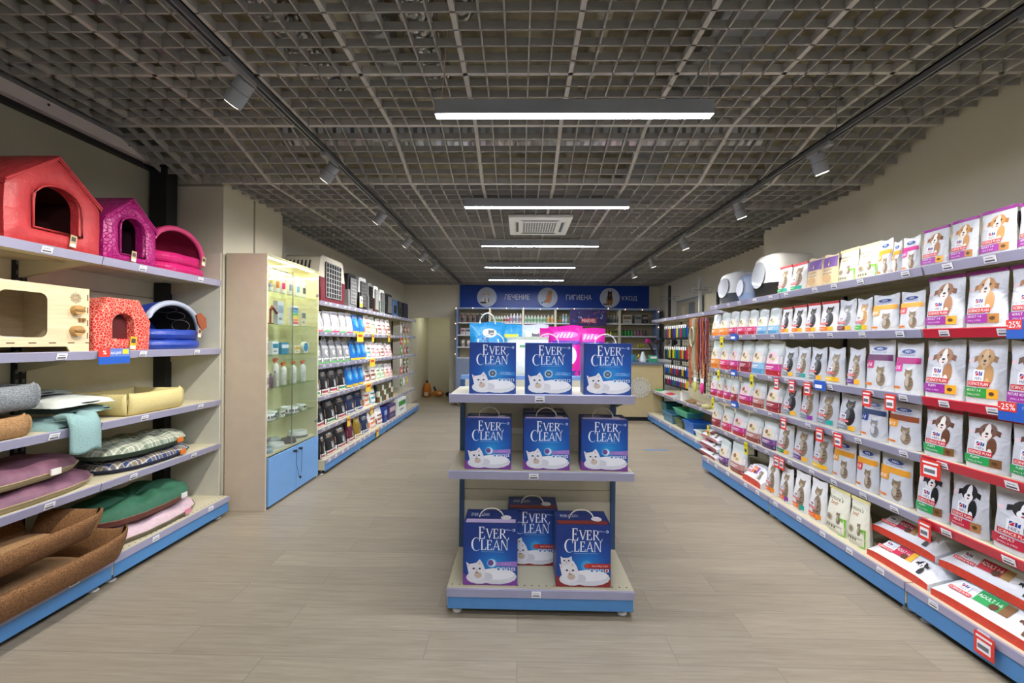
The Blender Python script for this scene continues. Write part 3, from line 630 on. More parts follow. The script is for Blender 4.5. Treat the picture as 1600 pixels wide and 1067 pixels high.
# --- tracks and spotlights
TRK = mt('#5c5e61', .45); HEAD = mt('#8b8e92', .4)
for nm, x, lb in (('left', -1.345, 'long grey lighting track hanging on the left side of ceiling'), ('right', 1.94, 'long grey lighting track hanging on the right side of ceiling')):
    e = empty('lighting_track', (x, 0, 2.78)); tag(e, lb, 'lighting track')
    q = MB(); q.box(-.018, -.008, -1, 9.3, 0, .035, TRK); q.box(.008, .018, -1, 9.3, 0, .035, TRK); q.box(-.018, .018, -1, 9.3, .026, .036, TRK); q.build('rail', e)
    for yy in (.3, 2.6, 5, 7.4): MB().cyl((0, yy, .035), (0, yy, (cz(yy)-2.78)+.05), .003, None, STEEL, 6).build('suspension_wire', e)
def spot(x, y, aim, label, power, lit, px=None):
    e = empty('track_spotlight', (x, y, 2.78)); tag(e, label, 'spotlight', 'track spotlights')
    MB().box(-.02, .02, -.10, .10, -.028, .0, HEAD).build('adapter', e, bevel=.003)
    q = MB(); q.cyl((0, 0, -.028), (0, 0, -.07), .008, None, HEAD); q.build('stem', e)
    d = (Vector(aim)-Vector((x, y, 2.68))).normalized(); c = Vector((0, 0, -.105)); a = c-d*.06; b = c+d*.065
    q = MB(); q.cyl(a, b, .042, None, HEAD, 20); q.cyl(a+d*.05, a+d*.054, .0428, None, mt('#5e6165', .5), 20); q.build('head', e)
    q = MB(); q.cyl(b, b+d*.002, .036, None, emis('spot_lens', '#fff4e0', 9), 18); q.build('lens', e)
    if power:
        l = bpy.data.lights.new('spot_beam', 'SPOT'); l.energy = power; l.spot_size = math.radians(96); l.spot_blend = 1; l.color = (1, .95, .86); l.shadow_soft_size = .035
        o = bpy.data.objects.new('spot_beam', l); COL.objects.link(o); o.parent = e; o.location = b+d*.01
        o.rotation_euler = d.to_track_quat('-Z', 'Y').to_euler()
LS = [(374, 150, 'big spotlight closest to the camera on the left track'), (515, 288, 'second spotlight on left track, above gap between houses and cabinet'), (594, 357, 'third spotlight on left track, with lit face toward shelves'),
      (637, 392, 'fourth spotlight on the left track from the camera'), (662, 415, 'fifth spotlight on the left track from the camera'), (680, 430, 'last spotlight on left track, nearest the passage wall')]
for px, py, lb in LS:
    y = y_at(px, -1.345, 2.68); spot(-1.345, y, (-2.75, y+.35, 1.15), lb, SPOT_E, True)
RS = [(1280, 262, 'spotlight with lit face closest on the right track'), (1156, 333, 'second spotlight on right track, above the litter houses'), (1069, 383, 'third spotlight on the right track from the camera'), (1019, 410, 'fourth spotlight on the right track from the camera'), (990, 428, 'last spotlight on right track, nearest the blue sign')]
for px, py, lb in RS:
    y = y_at(px, 1.94, 2.68); spot(1.94, y, (2.5, y+.1, 1.2), lb, SPOT_E*(.5 if px > 1100 else .7), True)
for yy, nm_ in ((1.55, 'at the frame corner'), (.4, 'level with the camera')): spot(1.94, yy, (2.6, yy+.3, 1.0), 'spotlight on the right track '+nm_, SPOT_E*.9, True)
for yy in (1.0,): spot(-1.345, yy, (-2.7, yy+.6, 1.2), 'spotlight on the left track beside the camera', SPOT_E, True)

# ================================================================ SHELVING
def tagstrip(q, x, z, y, w=.05, h=.032):
    q.box(x-w/2, x+w/2, y-.002, y, z-h/2, z+h/2, PAPER); q.box(x-w*.32, x+w*.32, y-.0026, y-.002, z+h*.12, z+h*.2, mt('#8c8c96', .6)); q.box(x-w*.4, x+w*.36, y-.0026, y-.002, z-h*.28, z-h*.1, mt('#55555f', .6))
def shelving(loc, rot, L, shelves, label, group, D=.5, basez=.17, setb=.09, top=2.25, tags=(), endpanel=None, railm=None, back=True, ntag=4, base=True, holes=False, seed=1):
    """local frame: x along the bay, front at y = 0 facing -y"""
    rr = random.Random(seed)
    e = empty('shelving_unit', loc, rot); tag(e, label, 'shelving unit', group)
    for x in (0.0, L-.03): 
        q = MB(); q.box(x, x+.03, D-.02, D+.03, 0, top, DARK)
        for k in range(int((top-.25)/.06)): q.box(x+.008, x+.022, D-.0215, D-.02, .2+.06*k, .225+.06*k, mt('#70757c', .5))
        q.build('post', e)
    if back:
        q = MB(); nb = max(1, int((top-.17)/.35))
        for k in range(nb): q.box(.03, L-.03, D, D+.012, .17+(top-.17)/nb*k+.002, .17+(top-.17)/nb*(k+1)-.002, CREAM2)
        q.build('back_panel', e)
    if base:
        b = MB(); b.box(0, L, .002, D, basez-.03, basez, CREAM)
        if holes:
            for k in range(int(L/.04)): b.box(.02+.04*k, .028+.04*k, .03, .038, basez, basez+.0006, mt('#5b5546', .6))
        bo = b.build('base_deck', e)
        q = MB(); q.box(0.004, L-.004, -.004, .004, .045, basez-.035, BLUE_F); q.build('kick_fascia', bo, bevel=.001)
        q = MB(); q.box(0, L, -.012, .002, basez-.042, basez-.001, VIOLET); ra = q.build('price_rail', bo)
        for k in range(ntag):
            q = MB(); tagstrip(q, L*(k+.5)/ntag+rr.uniform(-.04, .04), basez-.021, -.0125); q.build('price_tag', bo)
        for x in (.05, L-.05):
            q = MB(); q.cyl((x, .06, .0), (x, .06, .012), .028, .02, WHITE, 14); q.cyl((x, .06, .012), (x, .06, .07), .006, None, STEEL, 8); q.build('foot', e)
        q = MB(); q.box(0, L, .05, .08, .035, .06, DARK); q.box(0, .02, .0, D, .06, basez-.03, CREAM); q.box(L-.02, L, .0, D, .06, basez-.03, CREAM); q.build('base_frame', e)
    for i, z in enumerate(shelves):
        q = MB(); q.box(0, L, setb, D, z-.022, z, CREAM); q.box(0, L, setb+.012, setb+.02, z-.04, z-.02, CREAM); q.box(.02, L-.02, setb+.2, setb+.215, z-.035, z-.02, mt('#b1a98e', .5))
        s = q.build('shelf', e)
        rm = railm[i] if railm else VIOLET
        q = MB(); pts = [(0, -.04), (-.006, -.042), (-.018, .004), (-.012, .008), (0, .002)]
        q.prism(pts, lambda p, k: (L*k*.998+.001, setb+p[0], z+p[1]), rm); q.build('price_rail', s)
        for k in range(ntag):
            q = MB(); x = L*(k+.5)/ntag+rr.uniform(-.05, .05)
            M = Matrix.Translation((x, setb-.0155, z-.018)) @ Matrix.Rotation(.26, 4, 'X')
            q.box(-.026, .026, -.002, .0, -.017, .017, PAPER, M); q.box(-.017, .015, -.0027, -.002, .004, .008, mt('#8c8c96', .6), M); q.box(-.021, .02, -.0027, -.002, -.012, -.004, mt('#55555f', .6), M)
            q.build('price_tag', s)
        for x in (.004, L-.01):
            q = MB(); q.prism([(D, -.022), (D, -.13), (D-.1, -.11), (setb+.06, -.035), (setb+.05, -.022)], lambda p, k: (x+k*.006, p[0], z+p[1]), CREAM); q.build('bracket', s)
    if endpanel:
        q = MB()
        x = L if endpanel == 'R' else -.012
        q.box(x, x+.012, setb+.0, D, basez, top-.02, mt('#c9c8ba', .35)); q.build('side_panel', e)
    return e
# left wall, near: three bays facing the aisle (+X)
XB_L, ZL = -2.46, [.61, .98, 1.414, 1.987]
for i, y0 in enumerate((.46, 1.47, 2.48)):
    shelving((XB_L, y0, 0), PI/2, 1.005, ZL, ['cream shelving bay on the left wall level with the camera', 'cream left-wall shelving bay holding red house and plywood cabin', 'cream left-wall shelving bay holding pink dome and blue dome beds'][i], 'left wall shelving bays', D=.6, setb=.085, ntag=2, endpanel='R' if i == 2 else None, holes=True, seed=i)
# left wall, beyond the glass cabinet
XB_F = -2.14
ZLF = [.50, .86, 1.216, 1.585, 1.93]
for i in range(4):
    shelving((XB_F, 4.55+1.065*i, 0), PI/2, 1.065, ZLF, 'cream and blue litter shelving bay beyond the glass cabinet, %s' % ['nearest of four', 'second of four', 'third of four', 'farthest of four'][i], 'litter shelving bays', D=.58, setb=.08, ntag=6, seed=10+i)
# right wall main
XB_R = 2.165; ZR = [.54, .886, 1.21, 1.582, 1.93]
for i, (ya, L_) in enumerate(((1.1, 1.25), (2.36, 1.26), (3.63, 1.31))):
    shelving((XB_R, ya+L_, 0), -PI/2, L_, ZR, ['right-wall shelving bay of big dog food bags, with red price rails', 'middle right-wall shelving bay with violet rails, cat food bags', 'far right-wall shelving bay under the white litter house'][i], 'right wall shelving bays', D=.62, setb=.085, basez=.18, ntag=5,
             railm=[REDRAIL, REDRAIL, REDRAIL, REDRAIL, VIOLET] if i == 0 else None, seed=20+i)
# right wall, far (pegboard bays)
for i in range(2):
    shelving((2.45, 5.02+1.47*(i+1), 0), -PI/2, 1.465, [.60, 1.92], ['leash shelving bay, nearer half', 'collar shelving bay, farther half'][i]+' beyond right-wall food shelves', 'pegboard shelving bays', D=.62, setb=.07, basez=.17, top=2.3, ntag=3, seed=30+i)

# ================================================================ RIGHT WALL GOODS
XR = XB_R+.085; ZS[:] = ZR
RW = lambda s: f"right wall's {s}"
shelf_row('right', XR, ZR[4], [('dp2', 1580, 1642, 312), ('dp2', 1521, 1578, 327), ('dp2', 1476, 1519, 343), ('dp1', 1432, 1474, 357), ('rxm', 1403, 1430, 371), ('rxo', 1389, 1402, 378), ('rxo', 1366, 1388, 375), ('nat', 1333, 1365, 382), ('nat', 1303, 1332, 390),
    ('pur', 1279, 1302, 398), ('pur', 1255, 1278, 404), ('rtg', 1230, 1253, 412), ('rtg', 1211, 1229, 417)], RW('top shelf'))
shelf_row('right', XR, ZR[3], [('dp2', 1566, 1640, 411), ('dp2', 1498, 1563, 416), ('dp1', 1437, 1496, 430), ('rxr', 1398, 1436, 456), ('rxo', 1355, 1395, 461), ('cgr', 1331, 1354, 467), ('cbw', 1303, 1329, 469), ('cto', 1276, 1301, 472), ('cto', 1254, 1274, 475), ('cto', 1233, 1252, 478), ('cto', 1216, 1231, 481),
    ('bb', 1195, 1213, 482), ('bb', 1179, 1194, 484), ('bp', 1164, 1178, 485), ('bp', 1149, 1163, 486), ('bp', 1135, 1148, 487), ('bo', 1121, 1134, 489), ('bo', 1109, 1120, 492)], RW('second shelf'))
shelf_row('right', XR, ZR[2], [('dmat', 1562, 1640, 525), ('dgr', 1498, 1560, 528), ('dp3', 1434, 1496, 529), ('rxm', 1389, 1432, 537), ('rxp', 1345, 1388, 529), ('cpu', 1318, 1342, 545), ('cye', 1285, 1311, 544), ('cyl', 1259, 1283, 544), ('ctl', 1239, 1258, 543), ('cyl', 1218, 1238, 543),
    ('bm', 1190, 1216, 531), ('bb', 1170, 1189, 533), ('br', 1152, 1169, 532), ('bm', 1137, 1151, 533), ('bp', 1121, 1136, 532), ('bo', 1107, 1120, 533)], RW('third shelf'))
shelf_row('right', XR, ZR[1], [('dbg', 1568, 1640, 645), ('dbg', 1498, 1566, 638), ('dbg', 1434, 1492, 624), ('rxk', 1380, 1428, 620), ('rxb', 1337, 1378, 621), ('cyl', 1303, 1336, 611), ('ctl', 1271, 1301, 605), ('cpq', 1245, 1270, 603), ('cyl', 1218, 1243, 600),
    ('br', 1191, 1216, 592), ('bn', 1172, 1189, 590), ('bm', 1150, 1171, 589), ('br', 1139, 1149, 592), ('bm', 1128, 1138, 590), ('bp', 1118, 1127, 588), ('bm', 1107, 1117, 587)], RW('fourth shelf'))
shelf_row('right', XR, ZR[0], [('dbw', 1537, 1640, 752), ('dbw', 1475, 1533, 738), ('dbg2', 1423, 1472, 722), ('rxo', 1366, 1414, 704), ('rxr', 1331, 1364, 693), ('rxo', 1294, 1328, 685), ('cye', 1264, 1292, 679), ('cpu', 1234, 1262, 667), ('cgn', 1210, 1232, 663),
    ('bv', 1185, 1208, 655), ('bn', 1161, 1183, 647), ('bm', 1140, 1160, 640), ('bp', 1124, 1139, 636), ('br', 1108, 1122, 631)], RW('fifth shelf'))
shelf_row('right', XB_R, .18, [('nat', 1319, 1347, 760), ('nat', 1284, 1317, 756), ('cor', 1258, 1282, 750), ('cot', 1233, 1256, 738), ('cop', 1213, 1231, 731), ('cor', 1192, 1209, 716), ('bn', 1136, 1158, 692), ('bv', 1119, 1134, 687)], RW('bottom deck'), inset=.04)
# second rows of bags seen behind the front ones
def lying_bag(Ln, Wd, Hh, band, sq, pal, edge='#d2402c', word='SCIENCE PLAN'):
    """a full bag lying on its long side: sloped white face with print, red side to the aisle"""
    prof = [(0.0, 0.0), (0.0, .36), (.04, .42), (.33, 1.0), (.55, 1.0), (.9, .8), (1.0, .4), (.97, 0)]
    q = MB()
    def ring(u):
        e = 1-abs(2*u-1)**5; s = .35+.65*e
        out = []
        for (a, b) in prof: out.append(((u-.5)*Ln, a*Wd, (b*s + (.22*(1-s)))*Hh if b else 0.0))
        return out
    nu = 22; n = len(prof); rows = [ring(i/nu) for i in range(nu+1)]
    vs = [p for r in rows for p in r]
    for j in range(n):
        jj = (j+1) % n; m = film(edge) if j == 0 else film('#e2e4e8')
        q.add(vs, [(i*n+j, (i+1)*n+j, (i+1)*n+jj, i*n+jj) for i in range(nu)], m, j not in (0, 7))
    q.add(vs, [tuple(range(n)), tuple(range(nu*n, nu*n+n))[::-1]], film('#e2e4e8'))
    root = q.build('large_dog_food_bag')
    A = Art(); f = math.hypot(.29*Wd, .58*Hh)
    hills(A, -Ln*.29, .42*f, .10)
    A.rect(-Ln*.17, Ln*.05, .3*f, .85*f, band, 3, 4); A.rect(Ln*.05, Ln*.13, .3*f, .85*f, sq, 3, 2); A.text('ADULT 1-6', -Ln*.06, .55*f, .02, '#ffffff', 5, Ln*.2); A.ell(-Ln*.0, .42*f, .02, .018, '#5a3018', 4, 8)
    (dog if len(pal) == 4 else catp)(A, Ln*.27, .52*f, .043, pal, True)
    a = MB(); p0 = Vector((0, .04*Wd, .42*Hh)); p1 = Vector((0, .33*Wd, 1.0*Hh)); d = p1-p0; nrm = Vector((0, -d.z, d.y)).normalized(); dl = d.length
    A.lay(a, lambda x, z, off: Vector((x, 0, 0))+p0+d*max(.0, min(1.0, z/dl))+nrm*(off+.0012))
    a.build('printed_front', root)
    return root
for (a, b, X, Z, band, sq, pal, lb) in (
    (1450, 1354, 2.20, .181, '#c01c48', '#e9b02c', BW, 'big lying dog food bag, crimson band and yellow square, on bottom deck'),
    (1640, 1453, 2.19, .181, '#1f9c50', '#7a5530', BG, 'big lying dog food bag with green band and beagle, bottom deck'),
    (1462, 1362, 2.285, .309, '#c01c48', '#b08a50', BW, 'big lying red-edged bag stacked behind crimson and yellow banded one'),
    (1640, 1466, 2.28, .309, '#c8283c', '#b08a50', BW, 'big lying red-banded bag with black and white dog, upper of stack')):
    ya, yb = y_at(a, X, Z+.06), y_at(b, X, Z+.06); L_ = (yb-ya)*.985
    o = lying_bag(L_, .26 if Z > .2 else .34, .126, band, sq, pal); o.location = (X, (ya+yb)/2, Z); o.rotation_euler = (0, 0, -PI/2); tag(o, lb, 'dog food bag')
ya, yb = y_at(1190, 2.2, .22), y_at(1162, 2.2, .22); o = lying_bag(yb-ya, .24, .17, '#ec6c1c', '#8c3aa0', TABBY, '#d2402c'); o.location = (2.19, (ya+yb)/2, .181); o.rotation_euler = (0, 0, -PI/2); tag(o, 'white and orange bag lying beside upright tabby bags, bottom deck', 'cat food bag')
ya, yb = y_at(1118, 2.2, .22), y_at(1091, 2.2, .22)
for k in range(3):
    o = lying_bag(yb-ya-.02, .28, .095, '#8c2c3c', '#b8847c', TABBY, ['#8a3a40', '#a04850', '#b87880'][k]); o.location = (2.2+.012*k, (ya+yb)/2, .181+.097*k); o.rotation_euler = (0, 0, -PI/2)
    tag(o, ['lowest', 'middle', 'topmost'][k]+' brown-edged sack in stack at far end of bottom deck', 'natural food bag')

# --- litter houses on the top shelf
def litter_house(name, loc, rot, w, d, h, lid, base, door, label, split=.42):
    e = empty(name, loc, rot); tag(e, label, 'litter box')
    def shell(z0, z1, s0, s1, m, rnd=.28, top=False):
        q = MB()
        def sec(z, s):
            n = 32; out = []
            for i in range(n):
                a = 2*PI*i/n; c, t = math.cos(a), math.sin(a); p = 4.0
                r = (abs(c)**p+abs(t)**p)**(-1/p); out.append((r*c*w/2*s, d/2+r*t*d/2*s, z))
            return out
        rings = []
        if top:
            for k in range(9):
                f = k/8; zz = z0+(z1-z0)*math.sin(f*PI/2)**.9; ss = s0*(1-.14*f)*(1-f**6*.65) if f < 1 else .001
                rings.append(sec(zz, ss))
        else:
            rings = [sec(z0, s0*.86), sec(z0+.01, s0*.9), sec(z1-.02, s1), sec(z1, s1*1.03)]
        n = 32; vs = [p for r in rings for p in r]
        q.add(vs, [(i*n+j, i*n+(j+1) % n, (i+1)*n+(j+1) % n, (i+1)*n+j) for i in range(len(rings)-1) for j in range(n)], m, True)
        q.add(vs, [tuple(range(n))[::-1]] + ([] if top else [tuple(range((len(rings)-1)*n, len(rings)*n))]), m)
        return q
    shell(0, h*split, 1, 1, base).build('base_tray', e)
    shell(h*split, h, 1.02, .9, lid, top=True).build('lid', e)
    q = MB(); q.prism([(w*.3*math.cos(a)*(1 if math.sin(a) > 0 else 1), h*(split+.2)+h*.3*math.sin(a)) for a in [2*PI*i/20 for i in range(20)]], lambda p, k: (p[0], .0-.004*k+d*.07*(p[1]-h*split)/h+(-.012), p[1]), door); q.build('door_flap', e)
    q = MB()
    for s in (-1, 1): q.box(s*w*.5-.006, s*w*.5+.006, d*.42, d*.55, h*split-.03, h*split+.03, lid)
    q.build('latch', e)
    q = MB(); q.tube([(0, d*.35+.12*t, h-.006+.028*math.sin(PI*t)) for t in [i/8 for i in range(9)]], .008, lid, 8); q.build('carry_handle', e)
TRANS = mt('#93979f', .25, coat=.3)
litter_house('litter_house', (2.275, 4.01, 1.931), -PI/2, .36, .48, .42, mt('#eeece8', .3, coat=.3), DARK, TRANS, 'large white-lidded litter house with black tray on right top shelf', .32)
litter_house('litter_house', (2.275, 4.335, 1.931), -PI/2, .22, .3, .28, mt('#8f9db8', .35), mt('#8fa4cc', .4), mt('#dfe3ea', .3), 'small blue-grey litter house between white and grey ones', .3)
litter_house('litter_house', (2.275, 4.69, 1.932), -PI/2, .40, .46, .36, mt('#e4e5e4', .35), mt('#4d5560', .45), TRANS, 'pale litter house with slate tray at far end', .32)

# --- hanging promo tags on rails
REDT = mt('#dd3a30', .4); YELT = mt('#e6dc2c', .4); BLUT = mt('#2458b4', .4)
def promo(px, py, Xf, col, kind, look, place, w=.07, h=.10):
    X = Xf-.022; Zg = None
    # find the rail point: the tag hangs from the rail nearest to image row py
    best = min(ZR+[.18], key=lambda z: abs(proj(X, y_at(px, X, z), z-.04)[1]-py)); Y = y_at(px, X, best-.05)
    e = MB(); e.box(-w/2, w/2, -.0015, .0015, -h, 0, col)
    if kind == 'red':
        e.box(-w*.34, w*.34, -.0022, -.0015, -h*.82, -h*.34, PAPER); e.box(-w*.3, w*.25, -.0028, -.0022, -h*.7, -h*.5, mt('#6a6a74', .5)); e.box(-w*.4, w*.4, -.0022, -.0015, -h*.22, -h*.12, PAPER)
    else:
        e.box(-w*.34, w*.34, -.0022, -.0015, -h*.35, -h*.14, mt('#c8b81c', .5)); e.box(-w*.3, w*.3, -.0022, -.0015, -h*.8, -h*.55, mt('#4a4a2c', .5))
    o = e.build('promo_tag', None, (X-.004, Y, best-.006), -PI/2+random.uniform(-.1, .1)); o.rotation_euler[1] = 0; reg(o, look, 'price tag', place)
for px, py in ((1214, 590), (1238, 592), (1262, 594), (1355, 607), (1392, 612)): promo(px, py, XR, REDT, 'red', 'red hanging promo tag', RW('third shelf rail'))
for px, py in ((1225, 655), (1281, 667), (1310, 680)): promo(px, py, XR, REDT, 'red', 'red hanging promo tag', RW('fourth shelf rail'))
for px, py in ((1214, 715), (1222, 718), (1446, 803)): promo(px, py, XR, REDT, 'red', 'red hanging promo tag', RW('fifth shelf rail'))
for px, py in ((1539, 985),): promo(px, py, XB_R, REDT, 'red', 'red hanging promo tag', RW('bottom rail'), .085, .1)
promo(1455, 718, XR, REDT, 'red', 'wide red hanging promo tag', RW('fourth shelf rail'), .10, .10)
for px, py, pl in ((1128, 532, 'second shelf rail'), (1123, 580, 'third shelf rail'), (1175, 588, 'third shelf rail'), (1114, 632, 'fourth shelf rail'), (1107, 672, 'fifth shelf rail'), (1166, 695, 'fifth shelf rail')): promo(px, py, XR, YELT, 'yel', 'yellow hanging price tag', RW(pl), .06, .12)
def sale_board(px0, px1, Z, lb, Xf=XR):
    X = Xf-.03; ya, yb = y_at(px0, X, Z), y_at(px1, X, Z); L_ = yb-ya; e = MB(); e.box(-L_/2, L_/2, -.002, .002, -.05, .035, BLUT); e.box(-L_/2, -L_/2+L_*.38, -.0035, -.002, -.008, .035, REDT)
    A = Art(); A.text('-25%', -L_*.31, .0, .028, '#ffffff', 1, L_*.34); A.text('СКИДКА', L_*.2, .01, .016, '#dfe6f4', 1, L_*.5); A.text('на корм', L_*.18, -.02, .012, '#dfe6f4', 1, L_*.5) if False else None
    A.lay(e, lambda x, z, off: Vector((x, -.0036-off, z)))
    tag(e.build('sale_board', None, (X, (ya+yb)/2, Z), -PI/2), lb, 'sign')
sale_board(1642, 1573, 1.582, 'red and blue -25% board on the red rail of second shelf')
sale_board(1642, 1560, 1.21, 'red and blue -25% board on the red rail of third shelf')
for px0, px1, Z, lb in ((1290, 1272, 1.21, 'small blue promo flag between red tags and yellow square bags'), (1152, 1141, 1.582, 'small blue promo flag on far second shelf rail'), (1151, 1142, 1.21, 'small blue promo flag on far third shelf rail'), (1153, 1142, .886, 'small blue promo flag on far fourth shelf rail')):
    X = XR-.03; ya, yb = y_at(px0, X, Z), y_at(px1, X, Z); q = MB(); q.box(-(yb-ya)/2, (yb-ya)/2, -.0015, .0015, -.05, .02, BLUT); q.box(-(yb-ya)*.4, (yb-ya)*.2, -.0025, -.0015, -.035, -.01, PAPER)
    tag(q.build('promo_flag', None, (X, (ya+yb)/2, Z), -PI/2), lb, 'price tag')

# ================================================================ LEFT WALL NEAR: cat houses and beds (root frame: x to the right seen from the aisle, front -y)
LP = PI/2
XLs = XB_L-.085
def root_at(name, ya, yb, Z, X=XLs-.03): return empty(name, (X, (ya+yb)/2, Z+.001), LP)
def arch_pts(w, h, zb, n=12, sq=.55):
    """arched door outline: flat sill, straight jambs, round head"""
    r = w/2; pts = [(-r, zb), (r, zb), (r, zb+h-r*sq*1.6)]
    for i in range(1, n): a = PI*i/n; pts.append((r*math.cos(a), zb+h-r*sq*1.6+r*sq*1.6*math.sin(a)))
    pts.append((-r, zb+h-r*sq*1.6)); return pts
def face_with_hole(q, outer, inner, y0, y1, m, m_in, puff=.0):
    """wall panel with thickness and an opening: outer and inner outlines, both counter-clockwise"""
    def resample(P, n, start):
        L = [0]; k = len(P)
        for i in range(k): L.append(L[-1]+math.dist(P[i], P[(i+1) % k]))
        out = []
        for i in range(n):
            t = (i/n*L[-1]) % L[-1]; j = max(a for a in range(k) if L[a] <= t+1e-9); f = (t-L[j])/(L[j+1]-L[j]); a, b = P[j], P[(j+1) % k]; out.append((a[0]+(b[0]-a[0])*f, a[1]+(b[1]-a[1])*f))
        return out
    cx = sum(p[0] for p in inner)/len(inner); cz = sum(p[1] for p in inner)/len(inner); n = 64
    def hit(P, a):
        d = (math.cos(a), math.sin(a)); best = 0
        for i in range(len(P)):
            p, r = P[i], P[(i+1) % len(P)]; ex, ez = r[0]-p[0], r[1]-p[1]; det = d[0]*-ez+ex*d[1]
            if abs(det) < 1e-12: continue
            t = ((p[0]-cx)*-ez+ex*(p[1]-cz))/det; u = (d[0]*(p[1]-cz)-d[1]*(p[0]-cx))/det
            if t > 0 and -1e-6 <= u <= 1+1e-6: best = max(best, t)
        return (cx+d[0]*best, cz+d[1]*best)
    angs = sorted(set([2*PI*i/n for i in range(n)]+[math.atan2(p[1]-cz, p[0]-cx) % (2*PI) for p in outer]))
    n = len(angs); O = [hit(outer, a) for a in angs]; I = [hit(inner, a) for a in angs]; K_ = 4
    for yy, sg in ((y0, -1), (y1, 1)):
        vs = []
        for k in range(K_+1):
            f = k/K_
            vs += [(I[i][0]+(O[i][0]-I[i][0])*f, yy+sg*puff*math.sin(PI*min(1, f*1.0))**.6 if 0 < f < 1 else yy, I[i][1]+(O[i][1]-I[i][1])*f) for i in range(n)]
        q.add(vs, [((k*n+i, k*n+(i+1) % n, (k+1)*n+(i+1) % n, (k+1)*n+i) if sg > 0 else (k*n+i, (k+1)*n+i, (k+1)*n+(i+1) % n, k*n+(i+1) % n)) for k in range(K_) for i in range(n)], m, puff > 0)
    for P, mm in ((O, m), (I, m_in)):
        vs = [(p[0], y0, p[1]) for p in P]+[(p[0], y1, p[1]) for p in P]; q.add(vs, [(i, (i+1) % n, n+(i+1) % n, n+i) for i in range(n)], mm)
def hangtag(e, x, y, z, col='#b8a480', w=.035, h=.07, tilt=.12):
    q = MB(); M = Matrix.Translation((x, y, z)) @ Matrix.Rotation(tilt, 4, 'Y'); q.box(-w/2, w/2, -.002, .0, -h, 0, mt(col, .5), M); q.box(-w*.35, w*.3, -.003, -.002, -h*.5, -h*.15, mt('#4c4236', .5), M); q.box(-w*.4, w*.4, -.003, -.002, -h*.95, -h*.7, mt('#e8e2d2', .5), M)
    q.build('hang_tag', e)
def gable_house(ya, yb, Z, eave, ridge, depth, door, col, dk, label, kind='', tagx=.06):
    w = yb-ya; e = root_at('pet_house', ya, yb, Z); tag(e, label, 'pet house')
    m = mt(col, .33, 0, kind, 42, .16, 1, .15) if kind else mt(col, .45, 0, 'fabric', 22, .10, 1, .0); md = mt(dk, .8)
    q = MB(); h = w/2-.012; outer = [(-h, .008), (h, .008), (h+.004, eave*.55), (h, eave), (.02, ridge), (-.02, ridge), (-h, eave), (-h-.004, eave*.55)]
    face_with_hole(q, outer, arch_pts(door[0], door[1], door[2]), .0, .05, m, m, .016); q.build('front_wall', e)
    q = MB()
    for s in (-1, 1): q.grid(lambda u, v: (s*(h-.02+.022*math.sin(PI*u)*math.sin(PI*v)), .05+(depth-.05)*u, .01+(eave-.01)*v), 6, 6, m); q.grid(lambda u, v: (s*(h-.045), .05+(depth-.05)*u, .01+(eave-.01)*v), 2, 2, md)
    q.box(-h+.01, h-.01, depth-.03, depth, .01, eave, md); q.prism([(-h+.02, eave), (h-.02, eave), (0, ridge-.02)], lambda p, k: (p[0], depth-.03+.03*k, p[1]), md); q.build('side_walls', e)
    q = MB()
    for s in (-1, 1):
        a, b = (s*(h+.006), eave-.01), (0, ridge+.004)
        def rf(u, v, off): x = a[0]+(b[0]-a[0])*v; z = a[1]+(b[1]-a[1])*v; t = .02*math.sin(PI*v)*math.sin(PI*min(1, max(0, u)))**.5 if 0 < u < 1 else 0; return (x+s*.5*t*off, -.012+(depth+.02)*u, z+(t+.016)*off)
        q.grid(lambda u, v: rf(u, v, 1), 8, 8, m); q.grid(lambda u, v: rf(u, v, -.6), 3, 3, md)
        for u in (0, 1): q.add([rf(u, 0, 1), rf(u, 1, 1), rf(u, 1, -.6), rf(u, 0, -.6)], [(0, 1, 2, 3)], m)
        q.add([rf(0, 0, 1), rf(1, 0, 1), rf(1, 0, -.6), rf(0, 0, -.6)], [(0, 1, 2, 3)], m)
    q.build('roof', e)
    q = MB(); q.tube([(-h-.006, -.012, eave+.0), (0, -.014, ridge+.012), (h+.006, -.012, eave+.0)], .007, m, 8); q.tube([(p[0]*1.04, -.016, p[1]) for p in arch_pts(door[0], door[1], door[2])], .006, m, 8, True); q.build('piping', e)
    q = MB(); q.box(-h+.05, h-.05, .05, depth-.03, .008, .045, m); q.build('floor_cushion', e, bevel=.012)
    hangtag(e, tagx, -.024, max(door[2], .085))
    return e
ya, yb = y_at(11, XLs, 2.1), y_at(165, XLs, 2.1)
gable_house(ya, yb, 1.987, .30, .50, .44, (.235, .25, .095), '#b8383c', '#3c0c10', 'large red quilted pet house on top shelf of left wall', tagx=.07)
q_ = gable_house(ya-.46, ya-.02, 1.987, .28, .44, .44, (.2, .22, .09), '#b8383c', '#3c0c10', 'red quilted pet house cut off by the left frame edge', tagx=.05)
ya, yb = y_at(166, XLs, 2.1), y_at(251, XLs, 2.1)
gable_house(ya, yb, 1.987, .26, .42, .46, (.17, .25, .055), '#a3186e', '#2c0420', 'magenta crocodile-textured gabled pet house on top left shelf', 'croc', tagx=.0)
